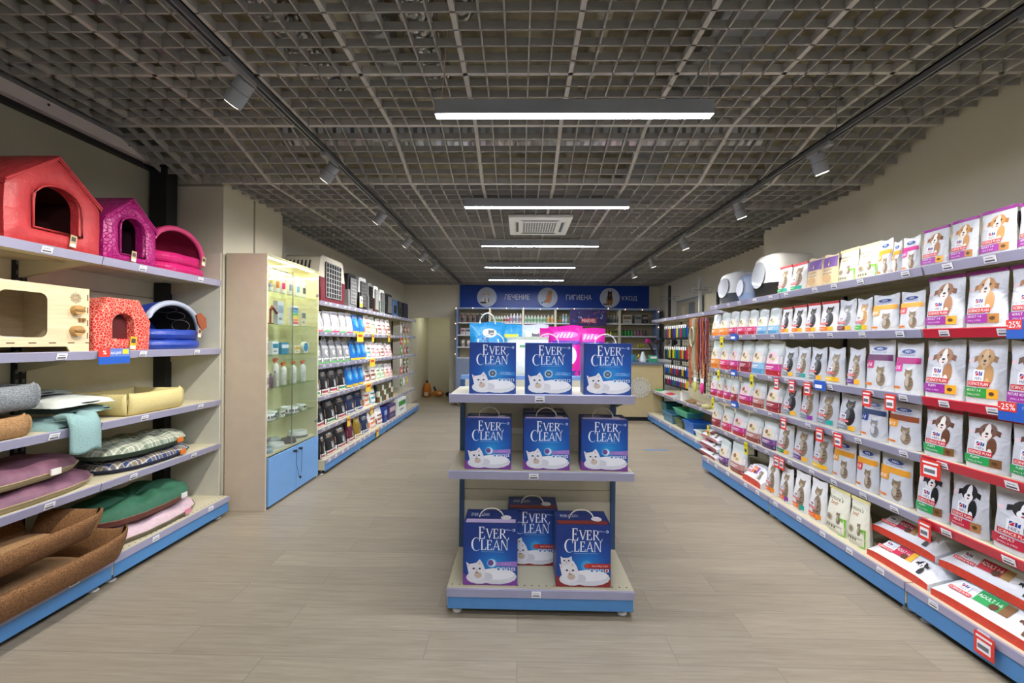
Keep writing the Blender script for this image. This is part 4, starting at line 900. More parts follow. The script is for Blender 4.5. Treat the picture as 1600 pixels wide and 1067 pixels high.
def dome_bed(ya, yb, Z, H, depth, col, col2, lining, label, kind='croc', rim=None, pattern=False):
    w = yb-ya; e = root_at('dome_pet_bed', ya, yb, Z); tag(e, label, 'pet bed'); h = w/2-.01
    m = mt(col, .4, 0, kind, 42, .16, .6, .1) if kind else mt(col, .7, 0, 'fabric', 60, .1, .3)
    ml = mt(lining, .7, 0, 'fabric', 20, .2); mr_ = mt(rim or col2, .5)
    hb = H*.42
    def loopxy(a, s=1): # rounded-rectangle footprint
        c, t = math.cos(a), math.sin(a); p = 3.2; r = (abs(c)**p+abs(t)**p)**(-1/p); return (r*c*h*s, depth/2+r*t*depth/2*s)
    for k, (z0, z1) in enumerate(((0.0, hb*.5), (hb*.48, hb))):     # two stacked padded rings
        q = MB()
        def ring(u, v):
            a = 2*PI*u; b = 2*PI*v; x, y = loopxy(a, 1-.06+.0*k); nx, ny = x, y-depth/2; L = math.hypot(nx, ny) or 1
            t = .035; zc = (z0+z1)/2; d = t*math.cos(b)-.006*(k); return (x+nx/L*d*.8, y+ny/L*d*.8, zc+(z1-z0)/2*math.sin(b)*(1.0+.05*math.sin(a*9)))
        q.grid(ring, 40, 10, m, True, True)
        q.build('padded_ring', e)
    q = MB(); q.lathe([(.001, .02), (h*.8, .02), (h*.86, .05), (h*.8, hb*.55), (.001, hb*.66)], ml, 24, (0, depth/2, 0), 1, depth/2/h); q.build('cushion', e)
    q = MB()  # canopy: half barrel, front leaning back, closed at the back
    def can(u, v, o=0.0):
        a = PI*u; yf = .05+.10*math.sin(a)*0+.015; y = yf+(depth*.93-yf)*v; fall = (1-.45*v**2.2)
        return (math.cos(a)*(h+.012-o)*(1-.1*v**3), y-.0+o*.5, hb*.72+(H-hb*.72-o)*math.sin(a)**.8*fall)
    q.grid(lambda u, v: can(u, v), 22, 10, m); q.grid(lambda u, v: can(u, v, .03), 22, 10, ml, flip=True)
    n = 22; vs = [can(i/n, 1) for i in range(n+1)]; q.add(vs, [tuple(range(n+1))], m)
    q.build('canopy', e)
    q = MB(); q.tube([tuple((Vector(can(i/20, 0))+Vector(can(i/20, 0, .03)))/2) for i in range(21)], .021, mr_, 8); q.build('canopy_rim', e)
    if pattern:
        q = MB()
        for k in range(6): a0 = .3+.45*k; q.tube([tuple(Vector(can(min(1, max(0, (a0+.22*math.cos(t))/PI)), .35+.22*math.sin(t), .034))) for t in [2*PI*i/14 for i in range(14)]], .002, mt('#9a9488', .6), 5, True)
        q.build('lining_pattern', e)
    hangtag(e, h*.5, -.035, hb+.01, '#c8a890' if pattern else '#cbbf94')
    return e
ya, yb = y_at(253, XLs, 2.1), y_at(337, XLs, 2.1)
dome_bed(ya, yb, 1.987, .37, .42, '#c2186a', '#d1437a', '#8a1440', 'hot pink domed pet bed at right end of top shelf')
ya, yb = y_at(245, XLs, 1.5), y_at(331, XLs, 1.5)
e_ = dome_bed(ya, yb, 1.414, .37, .42, '#1c3c9c', '#8ea0c8', '#16130f', 'blue velvet domed pet bed with dark printed lining', 'fabric', '#a3abc0', True)
q = MB(); q.prism([(0, 0), (.05, .02), (.1, -.02), (.11, -.09), (.06, -.12), (.02, -.06)], lambda p, k: (.08+p[0], -.03-.012*k, .27+p[1]), mt('#8c4a2c', .9, 0, 'plush', 90, .3, .6)); q.build('fabric_toy', e_)
# plywood cabin shaped like a microwave
ya, yb = 1.90, y_at(148, XLs, 1.6); w = yb-ya
e = root_at('plywood_cat_cabin', ya, yb, 1.414); tag(e, 'pale plywood cat cabin shaped like a microwave oven on second shelf', 'pet house')
hh = w/2-.004; q = MB()
def rrect(x0, x1, z0, z1, r, n=5):
    out = []
    for cx, cz, a0 in ((x1-r, z1-r, 0), (x0+r, z1-r, 90), (x0+r, z0+r, 180), (x1-r, z0+r, 270)):
        for i in range(n+1): a = math.radians(a0+90*i/n); out.append((cx+r*math.cos(a), cz+r*math.sin(a)))
    return out
DKB = mt('#5c4a30', .8)
face_with_hole(q, [(-hh, .035), (hh, .035), (hh, .375), (-hh, .375)], rrect(-hh+.10, hh-.22, .085, .325, .035), .0, .008, PLY, DKB)
for x0, x1 in ((-hh, -hh+.08), (hh-.10, hh)): q.prism([(x0, .0), (x1, .0), (x1 if x0 > 0 else x1+.02, .035), (x0 if x0 < 0 else x0-.02, .035)], lambda p, k: (p[0], .008*k, p[1]), PLY)
for k in range(6): q.box(-hh+.04+.095*k, -hh+.075+.095*k, -.0008, 0, .052, .058, DKB)
for k in range(4): q.box(hh-.012, hh-.006, -.0008, 0, .08+.075*k, .115+.075*k, DKB)
for i in range(9):
    for j in range(9):
        dx, dz = (i-4)*.0075, (j-4)*.0075
        if dx*dx+dz*dz < .00095: q.box(hh-.075+dx-.0024, hh-.075+dx+.0024, -.0008, 0, .315+dz-.0024, .315+dz+.0024, DKB)
q.build('front_panel', e)
q = MB(); q.box(-hh, hh, .008, .40, .367, .375, PLY); q.box(-hh, hh, .008, .40, .05, .058, PLY); q.box(-hh, -hh+.008, .008, .40, .0, .367, PLY); q.box(hh-.008, hh, .008, .40, .0, .367, PLY); q.box(-hh, hh, .392, .40, .05, .367, PLY); q.build('cabin_box', e)
for z, r in ((.245, .027), (.125, .03)):
    q = MB(); q.cyl((hh-.08, -.03, z), (hh-.08, 0, z), r, None, mt('#b08a52', .5), 20); q.box(hh-.08-r*.9, hh-.08+r*.9, -.036, -.03, z-.006, z+.006, mt('#8a6434', .5)); q.build('dial', e)
for z in (.24, .26): q = MB(); q.cyl((hh-.035, -.012, z), (hh-.035, 0, z), .006, None, mt('#8a6434', .5), 10); q.build('button', e)
for x in (.055, .035): q = MB(); q.box(hh-x-.006, hh-x+.006, -.012, 0, .18, .2, mt('#8a6434', .5)); q.build('button', e)
q = MB(); q.grid(lambda u, v: (-hh+.09+(2*hh-.2)*u, .03+.3*v, .06+.03*math.sin(PI*u)**.5*math.sin(PI*v)**.5), 12, 8, mt('#cfd2d6', .9)); q.build('cushion', e)
# red hexagonal house
ya, yb = y_at(150, XLs, 1.55), y_at(243, XLs, 1.55); w = yb-ya
e = root_at('hexagonal_pet_house', ya, yb, 1.414); tag(e, 'red crackle-print rounded pet house between plywood cabin and blue bed', 'pet house')
h = w/2-.01; q = MB(); outer = [(-h*.95, 0), (h*.95, 0), (h, .2), (h*.55, .34), (-h*.55, .34), (-h, .2)]
face_with_hole(q, outer, arch_pts(.15, .17, .075), 0, .05, CRACK, CRACK, .014); q.build('front_wall', e)
q = MB(); q.prism(outer, lambda p, k: (p[0]*(1-.06*k), .05+.36*k, p[1]*(1-.04*k)), CRACK); 
q.build('shell', e, bevel=.03)
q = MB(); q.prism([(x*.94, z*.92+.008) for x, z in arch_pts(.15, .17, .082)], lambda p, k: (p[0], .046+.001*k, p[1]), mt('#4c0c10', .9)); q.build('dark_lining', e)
hangtag(e, .05, -.022, .095, '#e0a81c', .045, .085)
# promo sign on the rail
q = MB(); q.box(-.10, .10, -.003, 0, -.06, -.015, BLUT); q.box(-.10, -.03, -.003, 0, -.015, .035, REDT); q.box(-.03, .1, -.003, 0, -.015, .035, mt('#5a78c0', .5)); q.box(.05, .09, -.0036, -.003, .0, .03, mt('#e6c82c', .5))
A = Art(); A.text('%', -.065, .0, .025, '#ffffff', 1); A.text('АКЦИЯ', .005, .0, .018, '#ffffff', 1, .08); A.lay(q, lambda x, z, o: Vector((x, -.0032-o, z)))
tag(q.build('promo_sign', None, (XLs+.024, (y_at(155, XLs, 1.4)+y_at(190, XLs, 1.4))/2, 1.40), LP), 'red and blue promo sign on rail under red crackle house', 'sign')

# --- beds and cushions
def bolster_bed(ya, yb, Z, D, H, m, m2, label, t=.09, X=XLs-.01, flare=.1, peak=.5):
    """rectangular tray bed: four padded walls with pinched corners round a cushion"""
    w = yb-ya; e = empty('bolster_pet_bed', (X, (ya+yb)/2, Z+.001), LP); tag(e, label, 'pet bed'); hx = w/2-.004
    for nm, (ax, ay), (bx, by) in (('front_bolster', (-1, 0), (1, 0)), ('side_bolster', (1, 0), (1, 1)), ('back_bolster', (1, 1), (-1, 1)), ('side_bolster', (-1, 1), (-1, 0))):
        q = MB(); p0 = Vector((ax*hx, ay*D, 0)); p1 = Vector((bx*hx, by*D, 0)); d = (p1-p0).normalized(); inn = Vector((-d.y, d.x, 0))
        def s(u, v):
            a = 2*PI*v; f = u; pin = .15+.85*math.sin(PI*min(1, max(0, u)))**.4; zz = .5-.5*math.cos(a)
            off = t*(.5-.5*math.sin(a)*pin) ; up = H*(1+peak*.25*(abs(2*u-1)**6))*zz
            lean = -flare*zz*t; c = p0+(p1-p0)*f; mit = off+0*lean
            # mitre: pull the ends inward as the wall gets deeper
            c2 = p0+(p1-p0)*(min(1-mit/(p1-p0).length, max(mit/(p1-p0).length, f)))
            return tuple(c2+inn*(off+lean)+Vector((0, 0, up)))
        q.grid(s, 16, 14, m, True); q.build(nm, e)
    q = MB(); q.grid(lambda u, v: (-hx+t*.6+(2*hx-1.2*t)*u, t*.6+(D-1.2*t)*v, .012+H*.42*(math.sin(PI*u)*math.sin(PI*v))**.3), 16, 12, m2); q.box(-hx+t*.5, hx-t*.5, t*.5, D-t*.5, 0, .02, m); q.build('cushion', e)
    return e
ye = y_at(84, XLs, 1.1)
bolster_bed(ye-.62, ye-.05, .98, .46, .11, WEAVE_TAN, WEAVE_TAN, 'tan woven bed under the grey bed on the third left shelf')
bolster_bed(ye-.63, ye-.01, 1.118, .46, .13, WEAVE_GR, WEAVE_GR, 'grey woven bolster bed on third left shelf, stacked on tan bed')
bolster_bed(y_at(201, XLs, 1.0), y_at(298, XLs, 1.0), .98, .44, .145, WEAVE_CR, mt('#a8a07c', .9, 0, 'fabric', 90, .1), 'pale yellow bolster bed at right end of third left shelf')
FLW = mt('#cfd6cf', .95, 0, 'plush', 130, .12, .9); FLT = mt('#9dc3c2', .95, 0, 'plush', 120, .16, 1); FLD = mt('#23282a', .9)
ya, yb = y_at(87, XLs, 1.0), y_at(199, XLs, 1.0)
def fleece(name, x0, x1, y0, y1, z, h, m, label, seed, hang=None, loc=None):
    e = empty(name, (XLs-.01, (ya+yb)/2, .981), LP); tag(e, label, 'pet blanket'); r = random.Random(seed); p = [r.uniform(0, 6) for _ in range(4)]
    q = MB()
    def top(u, v): x = x0+(x1-x0)*u; y = y0+(y1-y0)*v; b = (math.sin(PI*u)*math.sin(PI*v))**.25 if 0 < u < 1 and 0 < v < 1 else 0; return (x, y+.012*math.sin(7*u+p[0]), z+h*b*(.8+.2*math.sin(5*u+p[1])*math.sin(4*v+p[2])))
    q.grid(top, 22, 12, m); q.build('fleece_face', e)
    q = MB(); q.box(x0+.015, x1-.015, y0+.015, y1-.015, z, z+.012, FLD); q.build('dark_lining', e, bevel=.004)
    if hang:
        q = MB(); q.grid(lambda u, v: (hang[0]+(hang[1]-hang[0])*u, y0+.05-.085*math.sin(min(1, v*1.6)*PI/2)-.03*math.sin(PI*u), z+h*.8-max(0, v-.35)*.28+.01*math.sin(8*u+3*v)), 12, 14, m); q.build('hanging_flap', e, solid=.03)
    return e
W2 = (yb-ya)/2
fleece('fleece_blanket', -W2, W2*.35, .0, .40, .0, .062, FLT, 'turquoise fleece blanket hanging over the third left shelf edge', 2, hang=(-W2*.78, -W2*.78+.14))
fleece('fleece_blanket', -W2*.2, W2*.98, .07, .42, .064, .05, FLT, 'folded turquoise fleece blanket beside the pale yellow bed', 3)
fleece('fleece_blanket', -W2*.85, W2*.8, .03, .40, .12, .062, FLW, 'white fleece blanket folded on top of turquoise ones', 5)
fleece('fleece_blanket', -W2*.7, W2*.3, .2, .44, .184, .03, mt('#8d948f', .95, 0, 'plush', 120, .15, .8), 'grey-green blanket behind the white folded fleece', 6)
def cushion(ya, yb, Z, D, H, m, m_side, label, X=XLs-.01, tuft=1, tagc=None, wav=.26, oval=2.6, seam=.35):
    w = yb-ya; e = empty('pet_cushion', (X, (ya+yb)/2, Z+.001), LP); tag(e, label, 'pet cushion'); hx = w/2; r = random.Random(label); p = [r.uniform(0, 6) for _ in range(3)]
    def edge(a, s):
        c, t = math.cos(a), math.sin(a); rr = (abs(c)**oval+abs(t)**oval)**(-1/oval)*(1-.012*math.sin(a*17+p[0])); return rr*c*hx*s, D/2+rr*t*D/2*s
    q = MB()
    def up(u, v):
        s = v; x, y = edge(2*PI*u, min(1, s**.75)); b = (1-s**4)**.5 if s < 1 else 0
        dim = (.42*math.exp(-(s/.16)**2) if tuft else 0); fold = wav*math.sin(2*PI*u*8+p[1]+3*s)*s*(1-s)*3
        return (x, y, H*seam+H*(1-seam)*(b-dim+fold*b))
    q.grid(up, 64, 16, m, True, True); q.build('top_cover', e)
    q = MB()
    def dn(u, v): x, y = edge(2*PI*u, 1-.10*(v**2)); return (x, y, H*seam*(1-v)*(1.0+.06*math.sin(2*PI*u*14+p[2])))
    q.grid(dn, 64, 5, m_side, True, True, True); q.lathe([(.001, 0.001), (hx*.9, 0.001), (hx*.9, .004)], m_side, 32, (0, D/2, 0), 1, D/2/hx); q.build('underside', e)
    q = MB(); q.tube([tuple(Vector((*edge(2*PI*i/64, 1.002), H*seam))) for i in range(64)], .004, m_side, 6, True); q.build('piping', e)
    if tuft: q = MB(); q.ball((0, D/2, H*.62), .018, .018, .01, mt('#4a4038', .5)); q.build('tuft_button', e)
    if tagc: q = MB(); q.box(hx*.35, hx*.35+.05, -.012, -.004, H*seam-.012, H*seam+.022, mt(tagc, .6)); q.build('sewn_tag', e)
    return e
VEL = mt('#7c5466', .6, 0, 'fabric', 14, .25, .6, .05); KHA = mt('#a0916c', .8)
ya, yb = y_at(182, XLs, .66), y_at(318, XLs, .66)
cushion(ya+.03, yb, .61, .44, .08, PLAID_B, mt('#1c2540', .8), 'navy plaid oval cushion, lower of two on fourth left shelf', tagc='#d07028')
cushion(ya+.01, yb-.03, .702, .42, .095, PLAID_G, mt('#37483a', .8), 'pale green plaid oval cushion atop the navy plaid one', tagc='#d07028')
yb2 = y_at(180, XLs, .66)
cushion(yb2-.86, yb2-.0, .61, .45, .095, VEL, KHA, 'mauve velvet cushion, lower of two on fourth left shelf')
cushion(yb2-.92, yb2-.09, .722, .43, .10, VEL, KHA, 'mauve velvet cushion with white label, stacked upper on fourth left shelf', tagc='#dfdcd4')
GRN = mt('#2b6148', .7, 0, 'fabric', 22, .14, .3)
yb = y_at(333, XB_L, .25)-.0
y1 = y_at(216, XB_L+.16, .3)
cushion(y1+.02, yb, .17, .52, .10, mt('#cdb3bb', .8, 0, 'fabric', 40, .08), mt('#79705a', .8), 'pale pink cushion under the green one on bottom left deck', X=XB_L-.02, tuft=0, tagc='#d98a9c')
cushion(y1+.05, yb-.05, .29, .50, .125, GRN, mt('#7c4a3c', .7), 'dark green tufted cushion on top of the pale pink one', X=XB_L-.03, tagc='#d9d9d4')
y1 = y_at(216, XB_L+.16, .3)
bolster_bed(y1-.98, y1, .171, .56, .16, WEAVE_BR, WEAVE_TAN, 'brown woven bolster bed jutting off the bottom left deck, lower', X=XB_L+.10, t=.08, flare=.9, peak=1.0)
bolster_bed(y1-1.05, y1-.13, .37, .42, .135, WEAVE_BR, WEAVE_TAN, 'brown woven bolster bed stacked upper on the bottom left deck', X=XB_L+.07, t=.075, flare=.9, peak=.6)

# ================================================================ GLASS CABINET (front faces the aisle)
GY0, GW, GD, GH = 3.60, .90, .36, 2.25; XC = -2.205
e = empty('glass_display_cabinet', (XC, GY0, 0), LP); tag(e, 'tall beige display cabinet with glass doors and blue lower doors', 'cabinet')
SIDE = mt('#cdbda8', .45); LB = mt('#ddd6b4', .5)
q = MB(); q.box(-.018, 0, .0, GD, 0, GH, SIDE); q.build('side_panel', e, bevel=.001); q = MB(); q.box(GW, GW+.018, .0, GD, 0, GH, LB); q.build('side_panel', e, bevel=.001)
q = MB(); q.box(0, GW, 0, GD, GH-.02, GH, LB); q.box(0, GW, GD-.008, GD, .05, GH-.02, LB); q.box(0, GW, .02, GD-.01, .455, .475, LB); q.box(0, GW, .04, GD-.01, .0, .06, LB); q.box(0, GW, .02, GD-.01, .06, .08, LB); q.build('carcass', e)
q = MB(); q.box(.44, .446, .02, .03, .475, GH-.02, STEEL); q.build('door_stop', e)
for i in range(2):
    q = MB(); x0 = .002+i*GW/2; q.box(x0, x0+GW/2-.004, -.018, -.001, .03, .455, mt('#6f9fd3', .4)); d = q.build('lower_door', e, bevel=.001)
    q = MB(); xx = GW/2-.05+i*.1; q.cyl((xx, -.04, .42), (xx, -.018, .42), .009, None, DARK, 12); q.ball((xx, -.045, .42), .016, .01, .016, DARK); q.build('knob', d)
    q = MB(); q.box(x0, x0+GW/2-.004, -.008, -.002, .478, GH-.004, glass()); d = q.build('glass_door', e)
    for z in (.62, 1.98): q = MB(); xx = x0+.02 if i == 0 else x0+GW/2-.03; q.cyl((xx, -.012, z), (xx, -.0, z), .018, None, STEEL, 14); q.build('hinge', d)
q = MB(); q.box(.03, GW-.03, GD-.05, GD-.03, GH-.045, GH-.022, BODY); q.build('lamp_housing', e); q = MB(); q.box(.04, GW-.04, GD-.052, GD-.03, GH-.048, GH-.044, emis('cabinet_led', '#fff0c8', 60)); q.box(.04, GW-.04, .03, .042, GH-.026, GH-.021, emis('cabinet_led', '#fff0c8', 60)); q.build('light_tube', e)
CS = [.768, 1.06, 1.36, 1.64, 1.936]
for z in CS: q = MB(); q.box(.003, GW-.003, .015, GD-.01, z-.006, z, glass('#f0f8f3')); q.build('glass_shelf', e)
q = MB(); q.tube([(GW/2-.05, -.05, .41), (GW/2-.07, -.06, .3), (GW/2-.02, -.06, .16), (GW/2+.03, -.055, .2), (GW/2+.05, -.05, .41)], .002, DARK, 5); q.ball((GW/2-.0, -.062, .15), .014, .01, .014, DARK); tag(q.build('key_cord', None, (XC, GY0, 0), LP), 'black cord with keys looped over the blue cabinet door knobs', 'keys')
def on_cab(o, x, z, look, cat, y=.1, rot=0): o.location = (XC-y, GY0+x, z+.0006); o.rotation_euler = (0, 0, LP+rot); reg(o, look, cat, f"glass cabinet {['floor', 'fifth shelf', 'fourth shelf', 'third shelf', 'second shelf', 'top shelf'][([.475]+CS).index(z)]}")
def bottle(h, r, col, cap, lab=None, trig=None, pump=False, name='bottle'):
    q = MB(); q.lathe([(r*.9, 0), (r, .004), (r, h*.68), (r*.8, h*.78), (r*.35, h*.84), (r*.35, h*.86)], mt(col, .35), 14); o = q.build(name)
    if trig:
        q = MB(); q.cyl((0, 0, h*.86), (0, 0, h*.9), r*.4, None, trig, 10); q.prism([(-.9, .0), (.9, .25), (1.1, .8), (.4, 1.0), (-1.0, .75)], lambda p, k: (p[0]*r, -.008+.016*k, h*.9+p[1]*h*.13), trig); q.prism([(-.5, 0), (-.25, .1), (-.45, -.9), (-.8, -.8)], lambda p, k: (p[0]*r, -.004+.008*k, h*.92+p[1]*h*.1), trig); q.build('trigger', o)
    elif pump: q = MB(); q.cyl((0, 0, h*.86), (0, 0, h*.93), r*.3, None, cap, 8); q.box(-r*.9, r*.3, -r*.2, r*.2, h*.93, h*.97, cap); q.build('pump', o)
    else: q = MB(); q.cyl((0, 0, h*.85), (0, 0, h), r*.5, r*.42, cap, 12); q.build('cap', o)
    if lab:
        q = MB(); n = 10; vs = [(r*1.01*math.sin(a), -r*1.01*math.cos(a), z) for z in (h*.2, h*.5) for a in [(-1.1+2.2*i/n) for i in range(n+1)]]; q.add(vs, [(i, i+1, n+2+i, n+1+i) for i in range(n)], mt(lab, .45), True)
        q.box(-r*.4, r*.4, -r*1.06, -r*1.02, h*.56, h*.6, mt(lab, .45)); q.build('label', o)
    return o
def bowl(r, h, col, band=None):
    q = MB(); q.lathe([(r*.95, 0), (r, h*.15), (r*.88, h), (r*.8, h), (r*.75, h*.35), (.002, h*.3)], mt(col, .3, coat=.3), 22); o = q.build('pet_bowl')
    if band:
        q = MB(); n = 9
        for i in range(n): a = -1.3+2.6*i/(n-1); M = Matrix.Rotation(a, 4, 'Z') @ Matrix.Translation((0, -r*.965, h*.5)); q.box(-r*.07, r*.07, -.003, .001, -h*.18, h*.2, mt(band, .5), M)
        q.build('printed_band', o)
    return o
def carton(w, d, h, col, band, name='carton_box', art=None, cb=True):
    q = MB(); q.box(-w/2, w/2, 0, d, 0, h, mt(col, .45)); o = q.build(name, bevel=.0015); q = MB(); A = Art()
    if art: art(A, w, h)
    else: A.rect(-w*.42, w*.42, h*.5, h*.82, band, 1); A.rect(-w*.3, w*.2, h*.2, h*.3, '#7a7a80', 1)
    A.lay(q, lambda x, z, off: Vector((x, -off-.0002, z))); q.build('printed_front', o); return o
OR = mt('#dd5a20', .45); WC = mt('#e6e6e2', .4)
for x, c, l in ((.06, '#4a4a3c', 'olive'), (.14, '#c8b82c', 'yellow'), (.24, '#c87828', 'orange'), (.34, '#c81c6c', 'magenta'), (.46, '#9aa8b8', 'grey-blue'), (.60, '#6a9cb8', 'blue'), (.72, '#3a3c48', 'dark')):
    on_cab(bottle(.21, .026, '#e2e4de', WC, c), x, CS[4], f'white bottle with {l} label', 'bottle', .07)
on_cab(bottle(.24, .03, '#dfe2dc', DARK, '#888c80'), .03, CS[4], 'tall white bottle with black cap', 'bottle', .16)
def rainbow(A, w, h):
    for k, c in enumerate(('#d8485c', '#e87c3c', '#e8d83c', '#6cc04c', '#2ca0c8', '#3464b0')): A.rect(-w*.46, w*.46, h*(.08+.14*k), h*(.2+.14*k), c, 1)
on_cab(carton(.10, .05, .2, '#e4e4e6', '', art=rainbow), .56, CS[3], 'rainbow striped box', 'box', .06); on_cab(carton(.09, .05, .17, '#cfc8b0', '#4a6474'), .74, CS[3], 'cream and slate box', 'box', .07)
on_cab(carton(.12, .04, .22, '#c4ccd2', '#8aa0b8'), .30, CS[3], 'clear blister pack with blue insert', 'box', .06, .1); on_cab(bottle(.2, .03, '#e6e6da', WC, '#b8ac7c'), .06, CS[3], 'white bottle with khaki label', 'bottle', .08); on_cab(bottle(.19, .026, '#e9e4c8', WC, '#b89c4c'), .17, CS[3], 'cream bottle with tan label', 'bottle', .14)
q = MB(); q.tube([(0, 0, .12), (.02, 0, .16), (.10, 0, .10)], .012, mt('#8a3428', .5), 8); q.tube([(0, 0, 0), (0, 0, .12)], .009, mt('#8a3428', .5), 8); q.cyl((0, 0, 0), (0, 0, .008), .03, None, mt('#8a3428', .5)); on_cab(q.build('grooming_tool'), .12, CS[3], 'brown hooked grooming tool', 'grooming tool', .05)
on_cab(carton(.10, .06, .12, '#e2e6e8', '#1c86ac'), .22, CS[2], 'white box with teal top', 'box', .06); on_cab(carton(.13, .06, .11, '#2c8cb8', '#d8e4ec'), .38, CS[2], 'teal box with pale panel', 'box', .06); on_cab(carton(.10, .06, .08, '#e4dcc0', '#d8a82c'), .60, CS[2], 'cream box with yellow panel', 'box', .06)
q = MB(); q.cyl((0, 0, .06), (0, .03, .06), .058, None, mt('#e4e6e8', .4), 24); o = q.build('round_tin'); q = MB(); q.cyl((0, -.001, .06), (0, 0, .06), .046, None, mt('#2c86b4', .4), 24); q.build('label', o); q = MB(); q.box(-.03, .03, .002, .028, -.0005, .006, mt('#e4e6e8', .4)); q.build('stand', o); on_cab(o, .77, CS[2], 'round white tin with blue label', 'tin', .06)
on_cab(bottle(.24, .04, '#e4e6e0', WC, None), .08, CS[2], 'big plain white bottle', 'bottle', .15); on_cab(bottle(.22, .03, '#e4e6e0', WC, '#9a9c98'), .05, CS[2], 'white bottle with grey label', 'bottle', .06)
for x in (.27, .40, .58, .76): on_cab(bottle(.215 if x > .3 else .26, .032, '#e2e4e0', WC, '#c8ccc8', trig=OR), x, CS[1], 'white spray bottle with orange trigger', 'bottle', .09)
on_cab(bottle(.2, .035, '#e6e4d8', WC, '#8a8c84'), .06, CS[1], 'white bottle near orange sprays', 'bottle', .06); on_cab(bottle(.13, .02, '#5c2c5c', DARK, None), .13, CS[1], 'small purple bottle with black cap', 'bottle', .05); on_cab(bottle(.15, .014, '#8a8c90', DARK, None), .2, CS[1], 'thin grey pen bottle', 'bottle', .05)
for x, z_, b in ((.13, 0, '#5a5c64'), (.53, 0, '#5a5c64')): on_cab(bowl(.09, .06, '#dfe0e2', b), x, CS[0], 'white pet bowl with dark printed band', 'pet bowl', .10)
on_cab(bowl(.07, .05, '#d9dce0', '#3c5c84'), .32, CS[0], 'white pet bowl with blue printed band', 'pet bowl', .17); on_cab(carton(.07, .02, .05, '#e9e9e4', '#444448'), .30, CS[0], 'small white price card', 'card', .03); on_cab(carton(.07, .02, .05, '#e9e9d4', '#444448'), .70, CS[0], 'cream price card', 'card', .03)
on_cab(bottle(.12, .03, '#c8ccd0', mt('#8a2c34', .4), None), .12, CS[0], 'clear jar with dark red lid', 'jar', .26); on_cab(bowl(.055, .05, '#c8ccd0'), .78, CS[0], 'plain grey pet bowl', 'pet bowl', .12)
for x, y, c, l in ((.12, .07, '#8ea6b8', 'pale blue'), (.31, .07, '#d0d4d8', 'white'), (.27, .215, '#9ab0bc', 'steel blue'), (.50, .06, '#3c3844', 'dark'), (.49, .215, '#b8c0c8', 'silver')): on_cab(bowl(.075, .045, c), x, .475, f'{l} pet bowl', 'pet bowl', y+.03)
o = bowl(.10, .07, '#d2d4d6', None); on_cab(o, .73, .475, 'large white and grey pet bowl', 'pet bowl', .12); q = MB(); q.lathe([(.101, .01), (.1, .03)], mt('#6a6460', .4), 22); q.build('grey_band', o)

# ================================================================ LEFT FAR ROWS
XF_ = XB_F-.08; ZS[:] = ZLF
LR = lambda s: f"{s} beyond glass cabinet"
def rowL(Z, pxs, place, X=XF_): shelf_row('left', X, Z, pxs, place, .03)
rowL(ZLF[3], [('lg', 494, 509, 486), ('lgg', 510, 521, 487), ('lg', 522, 534, 488), ('lgg', 535, 544, 489), ('lg', 545, 554, 490), ('lbl', 555, 564, 492), ('lbl', 565, 572, 494), ('lw', 573, 581, 488), ('lgn', 582, 590, 495), ('lbr', 591, 598, 498), ('lpk', 599, 605, 499), ('lbr', 606, 612, 500)], LR('second shelf'))
rowL(ZLF[2], [('lc', 492, 506, 530), ('lc', 507, 518, 531), ('lc', 519, 529, 532), ('lc', 530, 539, 533), ('lc', 540, 550, 533), ('lbl', 551, 558, 531), ('lbl', 559, 566, 532), ('lbl', 567, 574, 533), ('lt', 575, 581, 533), ('lpk', 582, 588, 534), ('lpk', 589, 595, 536), ('lbr', 596, 602, 536), ('lpk', 603, 608, 537), ('lpk', 609, 614, 538)], LR('third shelf'))
rowL(ZLF[1], [('kg', 490, 503, 574), ('kb', 504, 516, 574), ('kb', 517, 530, 573), ('kg', 531, 544, 573), ('lbl', 545, 554, 571), ('lbl', 555, 563, 570), ('lbl', 564, 571, 569), ('lbr', 572, 580, 568), ('lbr', 581, 589, 567), ('lgn', 590, 596, 568), ('lgn', 597, 603, 568), ('lw', 604, 609, 568), ('lpk', 610, 615, 568)], LR('fourth shelf'))
rowL(ZLF[0], [('kb', 493, 511, 627), ('kg', 512, 528, 623), ('kb', 529, 544, 618), ('kn', 545, 558, 614), ('kn', 559, 570, 610), ('lw', 571, 580, 604), ('lt', 581, 589, 602)], LR('fifth shelf'))
rowL(.17, [('kb', 494, 511, 677), ('kb', 512, 528, 671), ('kb', 529, 545, 665), ('km', 546, 557, 656), ('ko', 558, 567, 652), ('kn', 568, 579, 647), ('lw', 580, 590, 641), ('lbr', 591, 600, 636)], LR('bottom deck'), X=XB_F)
def cans(pxs, Z, X, colors, look, place, r=.035, h=.09, stack=1):
    for i, px in enumerate(pxs):
        Y = y_at(px, X, Z)
        for k in range(stack):
            q = MB(); q.cyl((0, 0, .003), (0, 0, h-.003), r, None, mt(colors[(i+k) % len(colors)][0], .4), 14); q.cyl((0, 0, 0), (0, 0, .003), r*.97, None, STEEL, 14); q.cyl((0, 0, h-.003), (0, 0, h), r*.97, None, STEEL, 14)
            o = q.build('food_can', None, (X-.05, Y, Z+.001+k*(h+.0005)), LP); reg(o, f'{colors[(i+k) % len(colors)][1]} {["", "upper ", "top "][k] if stack > 1 else ""}food can', 'can', place)
cans([595, 598, 601, 604.5, 608.5, 612, 615.5], ZLF[0], XF_, [('#6a4a30', 'brown'), ('#c8c8b8', 'pale'), ('#4c5c40', 'olive')], '', LR('fifth shelf'), stack=3)
